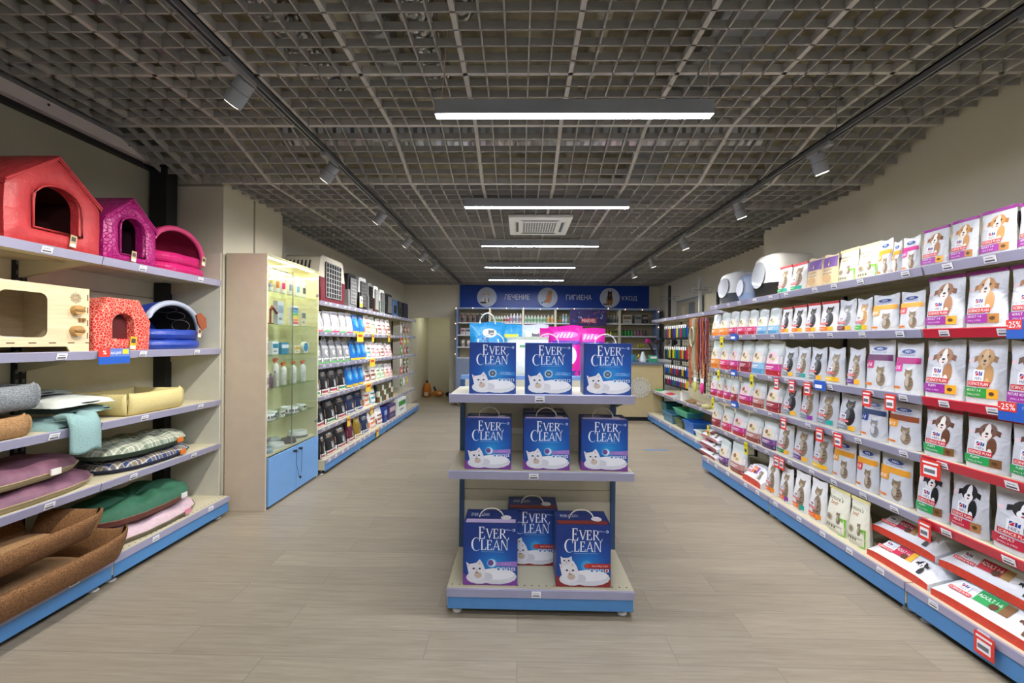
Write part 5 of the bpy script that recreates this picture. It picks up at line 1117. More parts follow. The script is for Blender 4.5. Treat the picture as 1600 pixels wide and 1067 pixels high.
for px0, px1, hh_, c, b, l in ((603, 608, .235, '#1c3c90', '#9ab0d8', 'navy multipack box'), (610.5, 621, .235, '#4a3c6a', '#c8b0b0', 'plum multipack box'), (624, 637, .27, '#e2e6e0', '#3a8c3c', 'white and green pet crate box')):
    ya, yb = y_at(px0, XB_F, .17), y_at(px1, XB_F, .17); o = carton((yb-ya)*.93, .2, hh_, c, b); o.location = (XB_F-.03, (ya+yb)/2, .1712); o.rotation_euler = (0, 0, LP); reg(o, l, 'box', LR('bottom deck'))
# hanging treat packs at the far end
for i_, y_ in enumerate((7.62, 7.83, 8.05)):
    q = MB(); q.box(-.01, .01, -.001, .001, 0, 1.3, mt('#d8dadc', .4)); tag(q.build('clip_strip', None, (XF_+.0245, y_, .56), LP), ['nearest', 'middle', 'farthest'][i_]+' white clip strip of treat packs at far end of litter shelves', 'clip strip')
r = random.Random(9); PK = [('#4c8c2c', 'green'), ('#c8b82c', 'yellow'), ('#c84a3c', 'red'), ('#e0dcd4', 'white'), ('#6a3c24', 'brown')]
for zi, Z in enumerate([1.66, 1.44, 1.27, 1.05, .9, .68]):
    for px in (617.5, 621.5, 625.5):
        X = XF_+.036; Y = y_at(px, XF_+.03, Z) if zi else y_at(px, XF_+.03, Z); Y = {617.5: 7.62, 621.5: 7.83, 625.5: 8.05}[px]; c, n_ = PK[r.randrange(5)]; q = MB(); q.grid(lambda u, v: (-.05+.1*u, -.012*math.sin(PI*u)*math.sin(PI*v), .13*v), 6, 8, mt(c, .35)); q.grid(lambda u, v: (-.05+.1*u, .006*math.sin(PI*u)*math.sin(PI*v), .13*v), 6, 8, mt(c, .35), flip=True); q.box(-.03, .03, -.0135, -.0115, .045, .085, PAPER)
        o = q.build('treat_pack', None, (X, Y, Z-.02), LP); q = MB(); q.tube([(0, 0, .126), (0, .006, .134), (0, .010, .134)], .002, STEEL, 5); q.build('hook', o); reg(o, f'hanging {n_} treat pack', 'treat pack', f'{["top", "second", "third", "fourth", "fifth", "lowest"][zi]} hook row at litter shelf end')
for px, py, Z, lb in ((563, 515, 1.585, 'wide yellow promo card under blue bags, second litter shelf'), (583, 522, 1.585, 'yellow hanging promo card, second litter shelf'), (608, 527, 1.585, 'small yellow promo card, far end of second litter shelf'), (582, 557, 1.216, 'wide yellow promo card on third litter shelf'), (576, 594, .86, 'wide yellow promo card on fourth litter shelf'),
                  (545, 655, .50, 'bright yellow tag on fifth litter shelf rail'), (581, 638, .50, 'yellow hanging promo card on fifth litter shelf'), (590, 675, .17, 'yellow hanging tag on bottom litter rail')):
    X = (XF_ if Z > .3 else XB_F)+.026; Y = y_at(px, X, Z); q = MB(); w_ = .22 if 'wide' in lb else .09; q.box(-w_/2, w_/2, -.001, .001, -.09, .035, mt('#e6c83c', .4)); q.box(-w_*.35, w_*.35, -.002, -.001, -.02, .01, mt('#c8382c', .4)); tag(q.build('promo_card', None, (X, Y, Z-.02), LP), lb, 'price tag')
# --- pet carriers on the top shelf
def carrier(px0, px1, pytop, lid, base, door, label, D=.41):
    Z = ZLF[4]; X = XF_-.02; ya, yb = y_at(px0, X, Z), y_at(px1, X, Z); w = (yb-ya)*.95; h = z_at(pytop, X, yb)-Z
    e = empty('pet_carrier', (X, (ya+yb)/2, Z+.001), LP); tag(e, label, 'pet carrier', 'pet carriers on the litter shelving'); L = w/2
    q = MB(); q.prism([(-L*.86, .0), (L*.86, .0), (L*.95, h*.52), (-L*.95, h*.52)], lambda p, k: (p[0], D*k, p[1]), base); q.build('base', e, bevel=.015)
    q = MB(); q.prism([(-L*.98, h*.53), (L*.98, h*.53), (L*.84, h*.95), (L*.7, h), (-L*.7, h), (-L*.84, h*.95)], lambda p, k: (p[0], .012+(D-.02)*k, p[1]), lid)
    q.build('lid', e, bevel=.015)
    for s in (-1, 1):
        q = MB()
        for k in range(7): M = Matrix.Translation((s*L*.915, D*.3+.045*k, h*.73)) @ Matrix.Rotation(-s*.3, 4, 'Y'); q.box(-.006, .006, -.009, .009, -h*.15, h*.15, DARK, M)
        q.build('vent_slots', e)
    q = MB(); n = 6
    for i in range(n+1): x = -L*.55+L*1.1*i/n; q.box(x-.003, x+.003, -.012, -.006, h*.12, h*.86, door)
    for j in range(8): z = h*.12+h*.74*j/7; q.box(-L*.55, L*.55, -.014, -.008, z-.003, z+.003, door)
    q.build('wire_door', e)
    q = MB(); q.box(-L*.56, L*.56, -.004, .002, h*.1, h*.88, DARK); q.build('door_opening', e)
    q = MB(); q.tube([(0, D*.35+D*.3*t, h-.004+.03*math.sin(PI*t)) for t in [i/8 for i in range(9)]], .009, lid, 8); q.build('carry_handle', e)
    for s in (-1, 1): q = MB(); q.box(s*L-.012, s*L+.008, D*.3, D*.4, h*.46, h*.6, lid); q.build('latch', e)
MAR = mt('#6a1a26', .4); SIL = mt('#b8babc', .35); CRM = mt('#cfcabb', .45); GY2 = mt('#7b7c7e', .45)
carrier(497, 541, 414, CRM, MAR, SIL, 'cream and maroon pet carrier on top shelf by the glass cabinet', .42)
carrier(543, 559, 432, DARK, GY2, SIL, 'black-lidded grey pet carrier next to the maroon one'); carrier(560, 574, 437, SIL, DARK, GY2, 'silver-lidded black pet carrier, third from the glass cabinet')
carrier(575, 583, 444, GY2, GY2, DARK, 'plain grey pet carrier, fourth from the glass cabinet'); carrier(584, 592, 449, WHITE, mt('#4a2c20', .5), SIL, 'white and brown pet carrier on litter top shelf'); carrier(593, 602, 455, SIL, mt('#7c8c84', .5), GY2, 'silver and sage pet carrier on litter top shelf')
carrier(603, 614, 462, DARK, DARK, GY2, 'all black pet carrier on litter top shelf')
for px0, px1, c, l in ((616, 624, '#4c6c9c', 'blue printed carrier bag at far end of litter top shelf'), (625, 631, '#3a4430', 'olive printed carrier bag at far end of litter top shelf'), (632, 640, '#2a2244', 'dark violet carrier bag last on litter top shelf')):
    Z = ZLF[4]; ya, yb = y_at(px0, XF_, Z), y_at(px1, XF_, Z); w = (yb-ya)*.94; q = MB(); q.prism([(-w/2, 0), (w/2, 0), (w/2, .22), (w*.4, .3), (-w*.4, .3), (-w/2, .22)], lambda p, k: (p[0], .3*k, p[1]), mt(c, .5)); e = q.build('carrier_bag', None, (XF_-.03, (ya+yb)/2, Z+.001), LP, bevel=.02); tag(e, l, 'pet carrier')
    q = MB(); q.box(-w*.3, w*.3, -.004, 0, .06, .2, DARK); q.build('mesh_window', e); q = MB(); q.tube([(-w*.25, .15, .29), (0, .15, .35), (w*.25, .15, .29)], .006, DARK, 6); q.build('carry_handle', e)
q = MB(); q.box(-.05, .05, -.002, .002, -.075, .075, mt('#e3ddca', .5)); q.box(-.05, .05, -.0028, -.002, -.07, -.02, mt('#e0b42c', .5)); q.ball((0, -.004, .02), .018, .003, .018, DARK); tag(q.build('price_card', None, (XF_+.03, y_at(561, XF_, 2.05), 2.03), LP), 'cream and yellow card hanging by the black and grey carriers', 'card')
# wall sign behind the carriers
# ================================================================ GONDOLA in the middle
GX0, GX1 = -.385, .63; GFY = 2.262
e = shelving((GX0, GFY, 0), 0, GX1-GX0, [.785, 1.205], 'white end-cap shelving unit with blue fascia holding blue litter boxes', None, D=.47, basez=.155, setb=.02, top=1.25, ntag=1, holes=True, back=True, seed=4)
for ch in list(e.children):
    if ch.name.startswith('post'): 
        for p in ch.data.polygons: p.material_index = 0
        ch.data.materials[0] = POSTB
    if ch.name.startswith('foot'):
        pass
q = MB(); q.box(0, GX1-GX0, .47, .52, 1.25, 1.275, mt('#7fa3d2', .4)); q.build('top_cap', e)
q = MB(); q.box(.02, GX1-GX0-.02, .482, .50, 1.0, 1.25, CREAM2); q.build('upper_panel', e)
# long double-sided run behind
e = empty('gondola_run', (0, 0, 0)); tag(e, 'long cream double-sided gondola run behind the blue litter box end-cap', 'shelving unit')
gx0, gx1, gy0, gy1 = GX0+.05, GX1-.05, 2.83, 5.6
q = MB(); q.box(gx0, gx1, gy0, gy1, .02, .16, BLUE_F); q.build('base', e)
q = MB(); q.box(.10, .14, gy0, gy1, .16, 1.25, CREAM2); q.box(gx0+.05, gx1-.05, gy0, gy0+.01, .16, 1.22, CREAM2); q.build('spine_panel', e)
for z in (.5, .86):
    for s in (0, 1): q = MB(); q.box(gx0 if s == 0 else .14, .10 if s == 0 else gx1, gy0, gy1, z-.02, z, CREAM); q.build('shelf', e)
q = MB(); q.box(gx0-.02, gx1+.02, gy0-.02, gy1, 1.235, 1.26, CREAM); q.build('top_shelf', e)
q = MB(); q.box(gx0-.035, gx0-.02, gy0-.02, gy1, 1.225, 1.259, mt('#7fa3d2', .4)); q.box(gx1+.02, gx1+.035, gy0-.02, gy1, 1.225, 1.259, mt('#7fa3d2', .4)); q.build('top_rail', e)
# --- litter cartons
def cat_print(A, w, h, two=False, zo=0):
    wh = '#dfdfe4'
    A.poly([(-w*.44, h*.38), (-w*.38, h*.345), (-w*.25, h*.37), (-w*.19, h*.43), (-w*.13, h*.35), (-w*.08, h*.24), (-w*.1, h*.12), (-w*.28, h*.05), (-w*.38, h*.14)], wh, 5)
    A.ell(w*.12, h*.15, w*.37, h*.13, '#d3d5db', 2); A.ell(w*.12, h*.19, w*.33, h*.095, '#e9eaee', 3); A.ell(-w*.2, h*.13, w*.24, h*.105, '#d9d9df', 4); A.ell(-w*.22, h*.17, w*.07, h*.05, '#c7b3a2', 6); A.ell(-w*.05, h*.14, w*.1, h*.07, '#cfcfd6', 4.5)
    for dx in (-.30, -.19): A.ell(w*dx, h*.275, w*.024, w*.018, '#3a3c44', 7, 8)
    A.poly([(-w*.26, h*.26), (-w*.23, h*.26), (-w*.245, h*.235)], '#c87a7c', 7); A.ell(-w*.245, h*.215, w*.03, w*.01, '#6a4a48', 7, 8); A.poly([(-w*.41, h*.35), (-w*.37, h*.325), (-w*.41, h*.31)], '#d8b0ac', 6); A.poly([(-w*.2, h*.395), (-w*.17, h*.34), (-w*.22, h*.345)], '#d8b0ac', 6)
    if two:
        A.poly([(-w*.42, h*.5), (-w*.37, h*.47), (-w*.28, h*.475), (-w*.22, h*.5), (-w*.2, h*.42), (-w*.24, h*.33), (-w*.4, h*.33)], '#d2d2d8', 4)
        for dx in (-.35, -.27): A.ell(w*dx, h*.43, w*.018, w*.015, '#3a3c44', 5, 8)
        A.ell(-w*.31, h*.405, w*.015, w*.01, '#c87a7c', 5, 8)
def ever_box(w, h, d, kind, handle=True):
    q = MB(); q.box(-w/2, w/2, 0, d, 0, h, EVER); o = q.build('litter_carton', bevel=.002)
    A = Art(); H_ = h*.135
    A.serif('E', -w*.155, h*.755, h*.20, '#e9edf4', 2, .78); A.serif('VER', w*.105, h*.765, h*.16, '#e9edf4', 2, .86)
    A.serif('C', -w*.27, h*.565, h*.205, '#e9edf4', 2, .82); A.serif('LEAN', w*.075, h*.575, h*.165, '#e9edf4', 2, .86)
    A.rect(-w*.17, w*.26, h*.545, h*.55, '#8fb6e0', 2); A.ell(w*.43, h*.905, w*.026, w*.026, '#c9d6ea', 2, 12); A.ell(w*.425, h*.905, w*.015, w*.015, '#0c3a86', 3, 10); A.rect(w*.24, w*.39, h*.9, h*.908, '#9db4dc', 2); A.rect(w*.24, w*.34, h*.915, h*.92, '#9db4dc', 2)
    if kind == 'blue':
        A.rect(w*.06, w*.47, h*.36, h*.43, '#2f7ec4', 2); A.ell(w*.0, h*.4, w*.09, w*.085, '#9fc4e0', 3); A.ell(w*.0, h*.4, w*.065, w*.06, '#3d4650', 4, 6); A.ell(-w*.0, h*.4, w*.035, w*.03, '#8a97a4', 5, 6)
        A.text('EXTRA STRONG', w*.27, h*.41, h*.018, '#cfe2f2', 4, w*.36); A.text('CLUMPING UNSCENTED', w*.27, h*.38, h*.016, '#cfe2f2', 4, w*.36); base = '#123c86'
    elif kind == 'lav':
        A.poly([(-w*.02, h*.36), (w*.12, h*.38), (w*.49, h*.40), (w*.49, h*.31), (w*.1, h*.32)], '#9a78c4', 2); A.ell(w*.03, h*.365, w*.085, w*.08, '#8fd0ec', 3); A.ell(w*.03, h*.365, w*.065, w*.06, '#e8ecf4', 4); A.ell(w*.01, h*.37, w*.055, w*.055, '#6a4a94', 5)
        A.text('LAVENDER', w*.3, h*.345, h*.022, '#c4a8e4', 4, w*.3); base = '#7b3c94'
    else:
        A.poly([(w*.0, h*.345), (w*.05, h*.385), (w*.49, h*.385), (w*.49, h*.305), (w*.05, h*.305)], '#a82420', 3); A.ell(w*.06, h*.345, w*.1, w*.1, '#3a9ad4', 1); A.ell(w*.07, h*.345, w*.05, w*.045, '#c83c30', 4, 6); A.text('MULTIPLE CAT', w*.3, h*.332, h*.028, '#f0dcdc', 5, w*.32); base = '#8c2424'
    A.rect(-w*.497, w*.497, h*.005, h*.035, base, 1); A.poly([(-w*.497, h*.035), (-w*.3, h*.035), (-w*.497, h*.2)], base, 1); A.poly([(w*.497, h*.035), (w*.3, h*.035), (w*.497, h*.14)], base, 1)
    cat_print(A, w, h, kind == 'red')
    for k in range(4): A.rect(w*(.12+.09*k), w*(.19+.09*k), h*.25, h*.30, '#dfe8f2', 6); A.ell(w*(.155+.09*k), h*.275, w*.024, w*.024, ['#4a86bc', '#7aa0c8', '#4a86bc', '#9a78c4' if kind == 'lav' else '#c83c30' if kind == 'red' else '#2c5c9c'][k], 7, 10); 
    q = MB(); A.lay(q, lambda x, z, off: Vector((x, -off-.0003, z))); q.build('printed_front', o)
    q = MB(); B_ = Art(); B_.rect(-w*.46, w*.46, d*.06, d*.3, '#c4b4dc' if kind == 'lav' else '#8c3430' if kind == 'red' else '#2f62ac', 1); B_.text('EVER CLEAN', -w*.22, d*.5, d*.2, '#cfd6e4', 2, w*.34); B_.ell(w*.28, d*.4, w*.1, d*.16, '#e4e4ea', 2)
    B_.lay(q, lambda x, y, off: Vector((x, y, h+.0003+off))); q.build('printed_lid', o)
    if handle:
        q = MB(); r_ = w*.23; q.tube([(r_*math.cos(t), d*.45, h-.004+.055*math.sin(t)) for t in [PI*i/14 for i in range(15)]], .0035, mt('#d8d2c2', .5), 6); q.build('carry_handle', o)
    return o
BX = [ever_box(.262, .288, .17, 'blue'), ever_box(.257, .284, .17, 'lav'), ever_box(.30, .338, .20, 'lav'), ever_box(.30, .338, .20, 'red')]
def put(o, x, y, z, lab, rz=0, first=False):
    c = o if first else copy_tree(o); c.location = (x, y, z+.0012); c.rotation_euler = (0, 0, rz); tag(c, lab, 'litter box carton', 'blue litter cartons on the end-cap'); return c
put(BX[0], -.150, 2.325, 1.205, 'blue cat litter carton, left of three on end-cap top shelf', .01, True); put(BX[0], .163, 2.325, 1.205, 'blue cat litter carton, middle of three on end-cap top shelf'); put(BX[0], .49, 2.325, 1.205, 'blue cat litter carton, right of three on end-cap top shelf', -.03)
put(BX[1], -.172, 2.32, .785, 'lavender-banded litter carton, left on end-cap middle shelf', 0, True); put(BX[1], .155, 2.32, .785, 'lavender-banded litter carton, front centre on end-cap middle shelf', -.02); put(BX[1], .476, 2.32, .785, 'lavender-banded litter carton, right on end-cap middle shelf', -.05); put(BX[1], .155, 2.52, .785, 'lavender-banded litter carton standing behind centre one, middle shelf')
put(BX[2], -.152, 2.29, .155, 'lavender-banded large litter carton on end-cap base, left', 0, True); put(BX[3], .360, 2.29, .155, 'red-banded large litter carton on end-cap base, front right', 0, True); put(BX[3], .088, 2.50, .155, 'red-banded large litter carton on end-cap base, at back')
# --- bags on top of the run
def soft_bag(name, w, h, d, col, seam, art, x, y, z, label, rz=0, topn=.9, handle=None):
    o = make_bag(name, w, h, d, col, seam, art, 2.6, topn, handle); o.location = (x, y, z+.0012); o.rotation_euler = (0, 0, rz); tag(o, label, 'litter bag'); return o
def a1(A, w, h): A.ell(w*.05, h*.8, w*.2, h*.09, '#d8ecf4', 2); A.text('Catsan', -w*.0, h*.62, w*.2, '#e8f2fa', 3, w*.7) if False else A.rect(-w*.3, w*.3, h*.55, h*.68, '#dfeaf2', 2); catp(A, w*.1, h*.8, w*.16, BLKC, False); A.ell(-w*.1, h*.3, w*.3, h*.12, '#1c5ca8', 2); A.text('25', -w*.08, h*.59, w*.16, '#14305c', 4)
def a2(A, w, h): A.rect(-w*.4, w*.4, h*.55, h*.8, '#d8d82c', 2, 4); A.text('FRESH', 0, h*.62, w*.14, '#2c7c3c', 3, w*.6); A.ell(0, h*.25, w*.3, h*.12, '#d8ecf4', 2)
def a3(A, w, h): A.poly([(-w*.45, h*.5), (w*.1, h*.3), (w*.45, h*.05), (w*.45, h*.2), (w*.1, h*.45), (-w*.45, h*.62)], '#2c9a3c', 2); A.rect(-w*.45, w*.3, h*.02, h*.12, '#6a3aa0', 2); A.rect(-w*.2, w*.2, h*.72, h*.8, '#2c7c3c', 3); A.rect(w*.36, w*.45, 0, h*.5, '#3cae4c', 3)
def a4(A, w, h): A.ell(w*.0, h*.82, w*.38, h*.07, '#f060c0', 2); A.text('Cindy', 0, h*.78, w*.24, '#f4e4f0', 3, w*.7) if False else [A.ell(w*(-.2+.1*k), h*(.8+.012*(k % 2)), w*.018, w*(.07+.03*(k % 2)), '#f4e4f0', 3, 10, -.4) for k in range(5)]; A.rect(-w*.45, w*.45, h*.62, h*.7, '#5a2c9c', 3, 6); A.ell(w*.15, h*.4, w*.22, h*.2, '#e8dce8', 3); catp(A, w*.18, h*.42, w*.14, GREYC, .6); A.ell(w*.18, h*.2, w*.14, h*.05, '#c02c4c', 4); A.rect(-w*.45, w*.45, 0, h*.1, '#3c2c8c', 3, 6)
Z1 = 1.26
soft_bag('cat_litter_bag', .26, .375, .14, '#1d8cc4', None, a1, -.235, 3.02, Z1, 'tall bright blue litter bag with black cat, leftmost atop gondola', .25, handle=mt('#d8d8d4', .5))
soft_bag('cat_litter_bag', .24, .37, .14, '#2096cc', None, a2, -.10, 3.27, Z1, 'blue litter bag with yellow-green patch atop the gondola', -.15, .95)
soft_bag('cat_litter_bag', .30, .27, .14, '#dfe6e0', '#c4ccb4', a3, .06, 3.05, Z1, 'white litter bag with green swoosh atop the gondola', .0)
soft_bag('cat_litter_bag', .22, .38, .13, '#d6e4ea', None, lambda A, w, h: (catp(A, 0, h*.72, w*.3, BLKC, .5), A.rect(-w*.4, w*.4, h*.1, h*.2, '#2c9a8c', 3, 4)), .13, 3.45, Z1, 'pale bag with black cat head and teal stripe atop gondola', .1)
soft_bag('cat_litter_bag', .22, .37, .13, '#d6e4ea', None, lambda A, w, h: (catp(A, 0, h*.74, w*.3, BLKC, .5), A.rect(-w*.4, w*.4, h*.1, h*.2, '#5c6c9c', 3, 4)), .36, 3.56, Z1, 'pale bag with black cat behind the magenta bags', -.1)
soft_bag('cat_litter_bag', .25, .355, .14, '#d81c9c', None, a4, .33, 3.02, Z1, 'magenta litter bag standing in gap between middle and right cartons', -.3)
soft_bag('cat_litter_bag', .22, .35, .14, '#c81c90', None, a4, .26, 3.25, Z1, 'magenta litter bag half hidden behind middle carton', .3)
soft_bag('cat_litter_bag', .27, .345, .14, '#d81c9c', None, a4, .525, 3.22, Z1, 'magenta litter bag directly behind the right carton', .05)
o = soft_bag('cat_litter_bag', .2, .36, .08, '#2088b8', None, lambda A, w, h: (A.rect(-w*.4, w*.4, h*.1, h*.4, '#3c9a5c', 2, 4),), -.395, 2.95, .86, 'blue and green bag sticking out of gondola left side', -PI/2); o.location.z = .862; o.location.x = -.33

# ================================================================ BACK WALL
SX0, SX1 = -1.44, 3.05; SY = YB-.06
e = empty('wall_sign', ((SX0+SX1)/2, SY, 2.55)); tag(e, 'blue wall sign reading ЛЕЧЕНИЕ ГИГИЕНА УХОД with three round pet pictures', 'sign'); HWs = (SX1-SX0)/2
q = MB(); q.box(-HWs, HWs, 0, .055, -.27, .285, mt('#0e3f9c', .35)); q.box(-HWs-.01, -HWs, .0, .055, -.27, .285, mt('#b8c4d4', .4)); q.build('sign_panel', e)
def sx(px): return (px-813)/650*SY-(SX0+SX1)/2
q = MB(); A = Art()
for t, px, w in (('ЛЕЧЕНИЕ', 808, .60), ('ГИГИЕНА', 904.5, .60), ('УХОД', 982.5, .37)): A.text(t, sx(px), -.05, .12, '#e3e6ec', 1, w)
A.lay(q, lambda x, z, off: Vector((x, -off-.001, z))); q.build('lettering', e)
for px, kind in ((761, 'puppy'), (856, 'kitten'), (952.5, 'shepherd')):
    x = sx(px); q = MB(); q.cyl((x, -.006, .0), (x, 0, .0), .235, None, mt('#c6cedd', .5), 40); d = q.build('round_picture', e)
    A = Art()
    if kind == 'puppy': A.ell(x-.02, -.07, .10, .07, '#e8e4dc', 1); A.ell(x-.08, -.13, .08, .025, '#4a3c34', 2); A.ell(x+.09, -.13, .07, .025, '#d8d4cc', 2); dog(A, x-.01, .07, .09, ('#d8c0a0', '#eee6da', '#b08a5c', '#e8e4dc'), False); A.rect(x-.05, x-.03, -.12, -.02, '#3a4450', 3); A.rect(x+.03, x+.06, -.12, -.03, '#5a6470', 3)
    elif kind == 'kitten': A.ell(x+.03, -.02, .07, .12, '#c88a5c', 1); A.ell(x-.03, -.08, .08, .035, '#b87848', 2, rot=.6); A.ell(x+.05, .09, .055, .06, '#c8905c', 2); A.poly([(x+.02, .12), (x+.03, .19), (x+.06, .14)], '#c8905c', 2); A.poly([(x+.06, .14), (x+.1, .18), (x+.1, .11)], '#c8905c', 2); A.ell(x-.13, -.12, .03, .025, '#1c8cac', 2)
    else:
        A.ell(x, -.06, .085, .11, '#a87a48', 1); A.ell(x, .02, .06, .09, '#3a2c20', 2); A.ell(x, .09, .05, .055, '#2a2018', 3); A.poly([(x-.05, .1), (x-.045, .19), (x-.01, .13)], '#2a2018', 3); A.poly([(x+.05, .1), (x+.045, .19), (x+.01, .13)], '#2a2018', 3)
        A.ell(x, .065, .025, .03, '#7c5c38', 4); A.rect(x-.05, x-.015, -.18, -.04, '#8c6438', 3); A.rect(x+.015, x+.05, -.18, -.04, '#8c6438', 3); A.ell(x-.1, -.15, .06, .02, '#5c4428', 2)
    a = MB(); A.lay(a, lambda x, z, off: Vector((x, -off-.007, z))); a.build('pet_picture', d)
# --- wall shelves under the sign
CX0, CX1, CFY, CD = -1.46, 3.17, 9.52, .34
FR = mt('#6f86ad', .45); INN = mt('#b3a888', .55)
e = empty('wall_shelf_cabinet', (0, CFY, 0)); tag(e, 'wide blue-framed shelf cabinet behind the counter full of bottles', 'cabinet')
q = MB(); q.box(CX0, CX0+.035, 0, CD, .1, 2.275, FR); q.box(CX1-.06, CX1, 0, CD, .1, 2.275, FR); q.box(CX0, CX1, -.005, CD, 2.235, 2.275, mt('#8ea2c2', .45)); q.build('frame', e)
q = MB(); q.box(CX0+.035, CX1-.06, CD-.01, CD, .1, 2.235, INN); q.build('back_panel', e)
def cxp(px): return (px-813)/650*CFY
DV = [766, 818, 868.5, 968.5, ]
for px in DV: q = MB(); x = cxp(px); q.box(x-.025, x+.025, .0, CD-.01, 1.1, 2.235, CREAM); q.build('divider', e)
CZ = [1.12, 1.37, 1.645, 1.93]
for z in CZ: q = MB(); q.box(CX0+.035, CX1-.06, .01, CD-.01, z-.022, z, mt('#c9c0a2', .5)); q.box(CX0+.035, CX1-.06, .004, .01, z-.026, z+.004, mt('#c6c8cc', .4)); q.build('shelf', e)
q = MB(); q.box(CX0+.035, CX1-.06, .0, .02, .1, 1.1, mt('#7d8798', .5)); q.build('lower_front', e)
def on_back(o, px, z, look, cat, cell, y=.09): o.location = (cxp(px), CFY+y, z+.001); reg(o, look, cat, cell, 'lr')
BC = ['first cell, back shelf', 'second cell, back shelf', 'third cell, back shelf', 'fourth cell, back shelf', 'last cell, back shelf']
def pb(px, z, h, r_, c, cap, lab, look, cell, pump=False, proto={}):
    k = (h, r_, c, str(cap.name), lab, pump)
    if k in proto: o = copy_tree(proto[k])
    else: o = proto[k] = bottle(h, r_, c, cap, lab, pump=pump)
    on_back(o, px, z, look, 'bottle', cell)
WP = mt('#dcd6d4', .4)
for px, c, l in ((722, '#8c5c5c', 'rose'), (731, '#6c4a54', 'plum'), (739.5, '#8c5c5c', 'rose'), (746.5, '#26303c', 'black'), (752.5, '#26303c', 'black'), (760, '#2c5468', 'teal')): pb(px, CZ[3], .215, .033, c, WP, '#2a2c34', f'dark {l} bottle with white pump', BC[0], True)
for i, px in enumerate((771, 775.5, 780, 784.5)): pb(px, CZ[3], .16, .03, '#d9dcd4', WC, '#5c8c4c', 'small white bottle with green label', BC[1])
for i, px in enumerate((789, 793.5)): pb(px, CZ[3], .17, .03, '#dfd8d8', WC, '#9c2c34', 'white bottle with red label', BC[1])
for i, px in enumerate((799, 804, 809, 814)): pb(px, CZ[3], .215, .03, '#dfdfe4', WC, ['#c87c9c', '#8c7cb4', '#7cb4a4', '#c87c9c'][i], f'tall white bottle with {["pink", "lilac", "mint", "rosy"][i]} label', BC[1])
for i, px in enumerate((822, 827, 832, 837, 842, 847, 852)): pb(px, CZ[3], .18, .03, '#c9d8c8', WC, '#6cac7c', 'white bottle with pale green label', BC[2])
for i, px in enumerate((858, 864)): pb(px, CZ[3], .19, .03, '#d8c89c', WC, '#d89c3c', 'cream bottle with amber label', BC[2])
for i, px in enumerate((873, 877)): pb(px, CZ[3], .17, .028, '#3c7c4c', mt('#c8642c', .4), '#c8642c', 'green bottle with orange cap', BC[3])
for i, px in enumerate((881.5, 886)): pb(px, CZ[3], .21, .028, '#7cb4bc', WC, '#d8dcdc', 'aqua bottle with white cap', BC[3])
for i, px in enumerate((952, 956.5, 961, 965)): pb(px, CZ[3], .18, .026, '#8c9494', WC, '#4c5454', 'grey bottle right of purple board', BC[3])
for px, c, l in ((724, '#d8c8c4', 'pink-white'), (732, '#c8c4bc', 'grey-white'), (745, '#d8d8e4', 'lilac-white'), (752.5, '#e0d4dc', 'pale pink'), (760, '#e0d4dc', 'pale rose')):
    o = carton(.10, .1, .15, c, '#7c3c4c' if 'pink' in l else '#3c4c5c'); on_back(o, px, CZ[2], f'{l} small carton', 'box', BC[0], .03)
for px in (773, 797, 810): o = bowl(.055, .07, '#6c7c84'); on_back(o, px, CZ[2], 'grey-blue glass jar', 'jar', BC[1])
for px in (781, 804): o = bowl(.04, .06, '#8c9c4c'); on_back(o, px, CZ[2], 'small olive jar', 'jar', BC[1])
for i, px in enumerate((824, 829, 834, 839, 844, 849, 854, 859)):
    o = carton(.065, .06, .15, ['#d86c34', '#d8d0a0', '#d86c34', '#c8d4a8', '#9cc49c', '#d8d8c0', '#9cc49c', '#d8d0a0'][i], ['#e8c89c', '#6c9c4c'][i % 2]); on_back(o, px, CZ[2], f'{["orange", "straw", "orange", "lime", "sage", "ivory", "sage", "straw"][i]} small carton', 'box', BC[2], .03)
for i, px in enumerate((951, 956)): pb(px, CZ[2], .15, .035, '#4c5c34', mt('#c8b42c', .4), '#c8b42c', 'olive jar bottle with yellow cap', BC[3])
o = carton(.1, .08, .14, '#6c7034', '#2c2c1c'); on_back(o, 962.5, CZ[2], 'olive and black carton', 'box', BC[3], .04)
for i, (px, w_, c, b) in enumerate(((981, .21, '#b4b09c', '#6c5c4c'), (998, .15, '#8c8c84', '#4c4c4c'), (1008.5, .13, '#26262a', '#9c8c84'))): o = carton(w_, .12, .2, c, b); on_back(o, px, CZ[3], f'{["beige wide", "grey", "black photo"][i]} carton', 'box', BC[4], .05)
cl = [('#2c8c3c', 'green')]*4+[('#8c5c6c', 'mauve')]*3+[('#4c4c3c', 'dark')]
for i, px in enumerate((974, 979, 984, 989, 994, 999, 1004, 1009)):
    q = MB(); q.cyl((0, 0, 0), (0, 0, .12), .032, None, mt(cl[i][0], .4), 12); q.cyl((0, 0, .12), (0, 0, .135), .033, None, DARK, 12); on_back(q.build('jar'), px, CZ[2], f'{cl[i][1]} supplement jar', 'jar', BC[4])
r = random.Random(5)
for ci, (a, b, n) in enumerate(((724, 759, 5), (773, 812, 6), (826, 860, 5), (876, 960, 9))):
    for i in range(n):
        px = a+(b-a)*i/(n-1); c, l = [('#8c7c5c', 'tan'), ('#6c7c84', 'slate'), ('#a89c94', 'beige'), ('#5c6c4c', 'moss')][r.randrange(4)]; o = carton(.07, .08, .16, c, '#d0c8b8'); on_back(o, px, CZ[1], f'{l} low-row carton', 'box', BC[ci], .04)
q = MB(); 
for k in range(9): q.ball((.05*(k % 3), .02*(k % 2), .03+.025*(k//3)), .03, .03, .03, mt('#a8a83c', .6), 8)
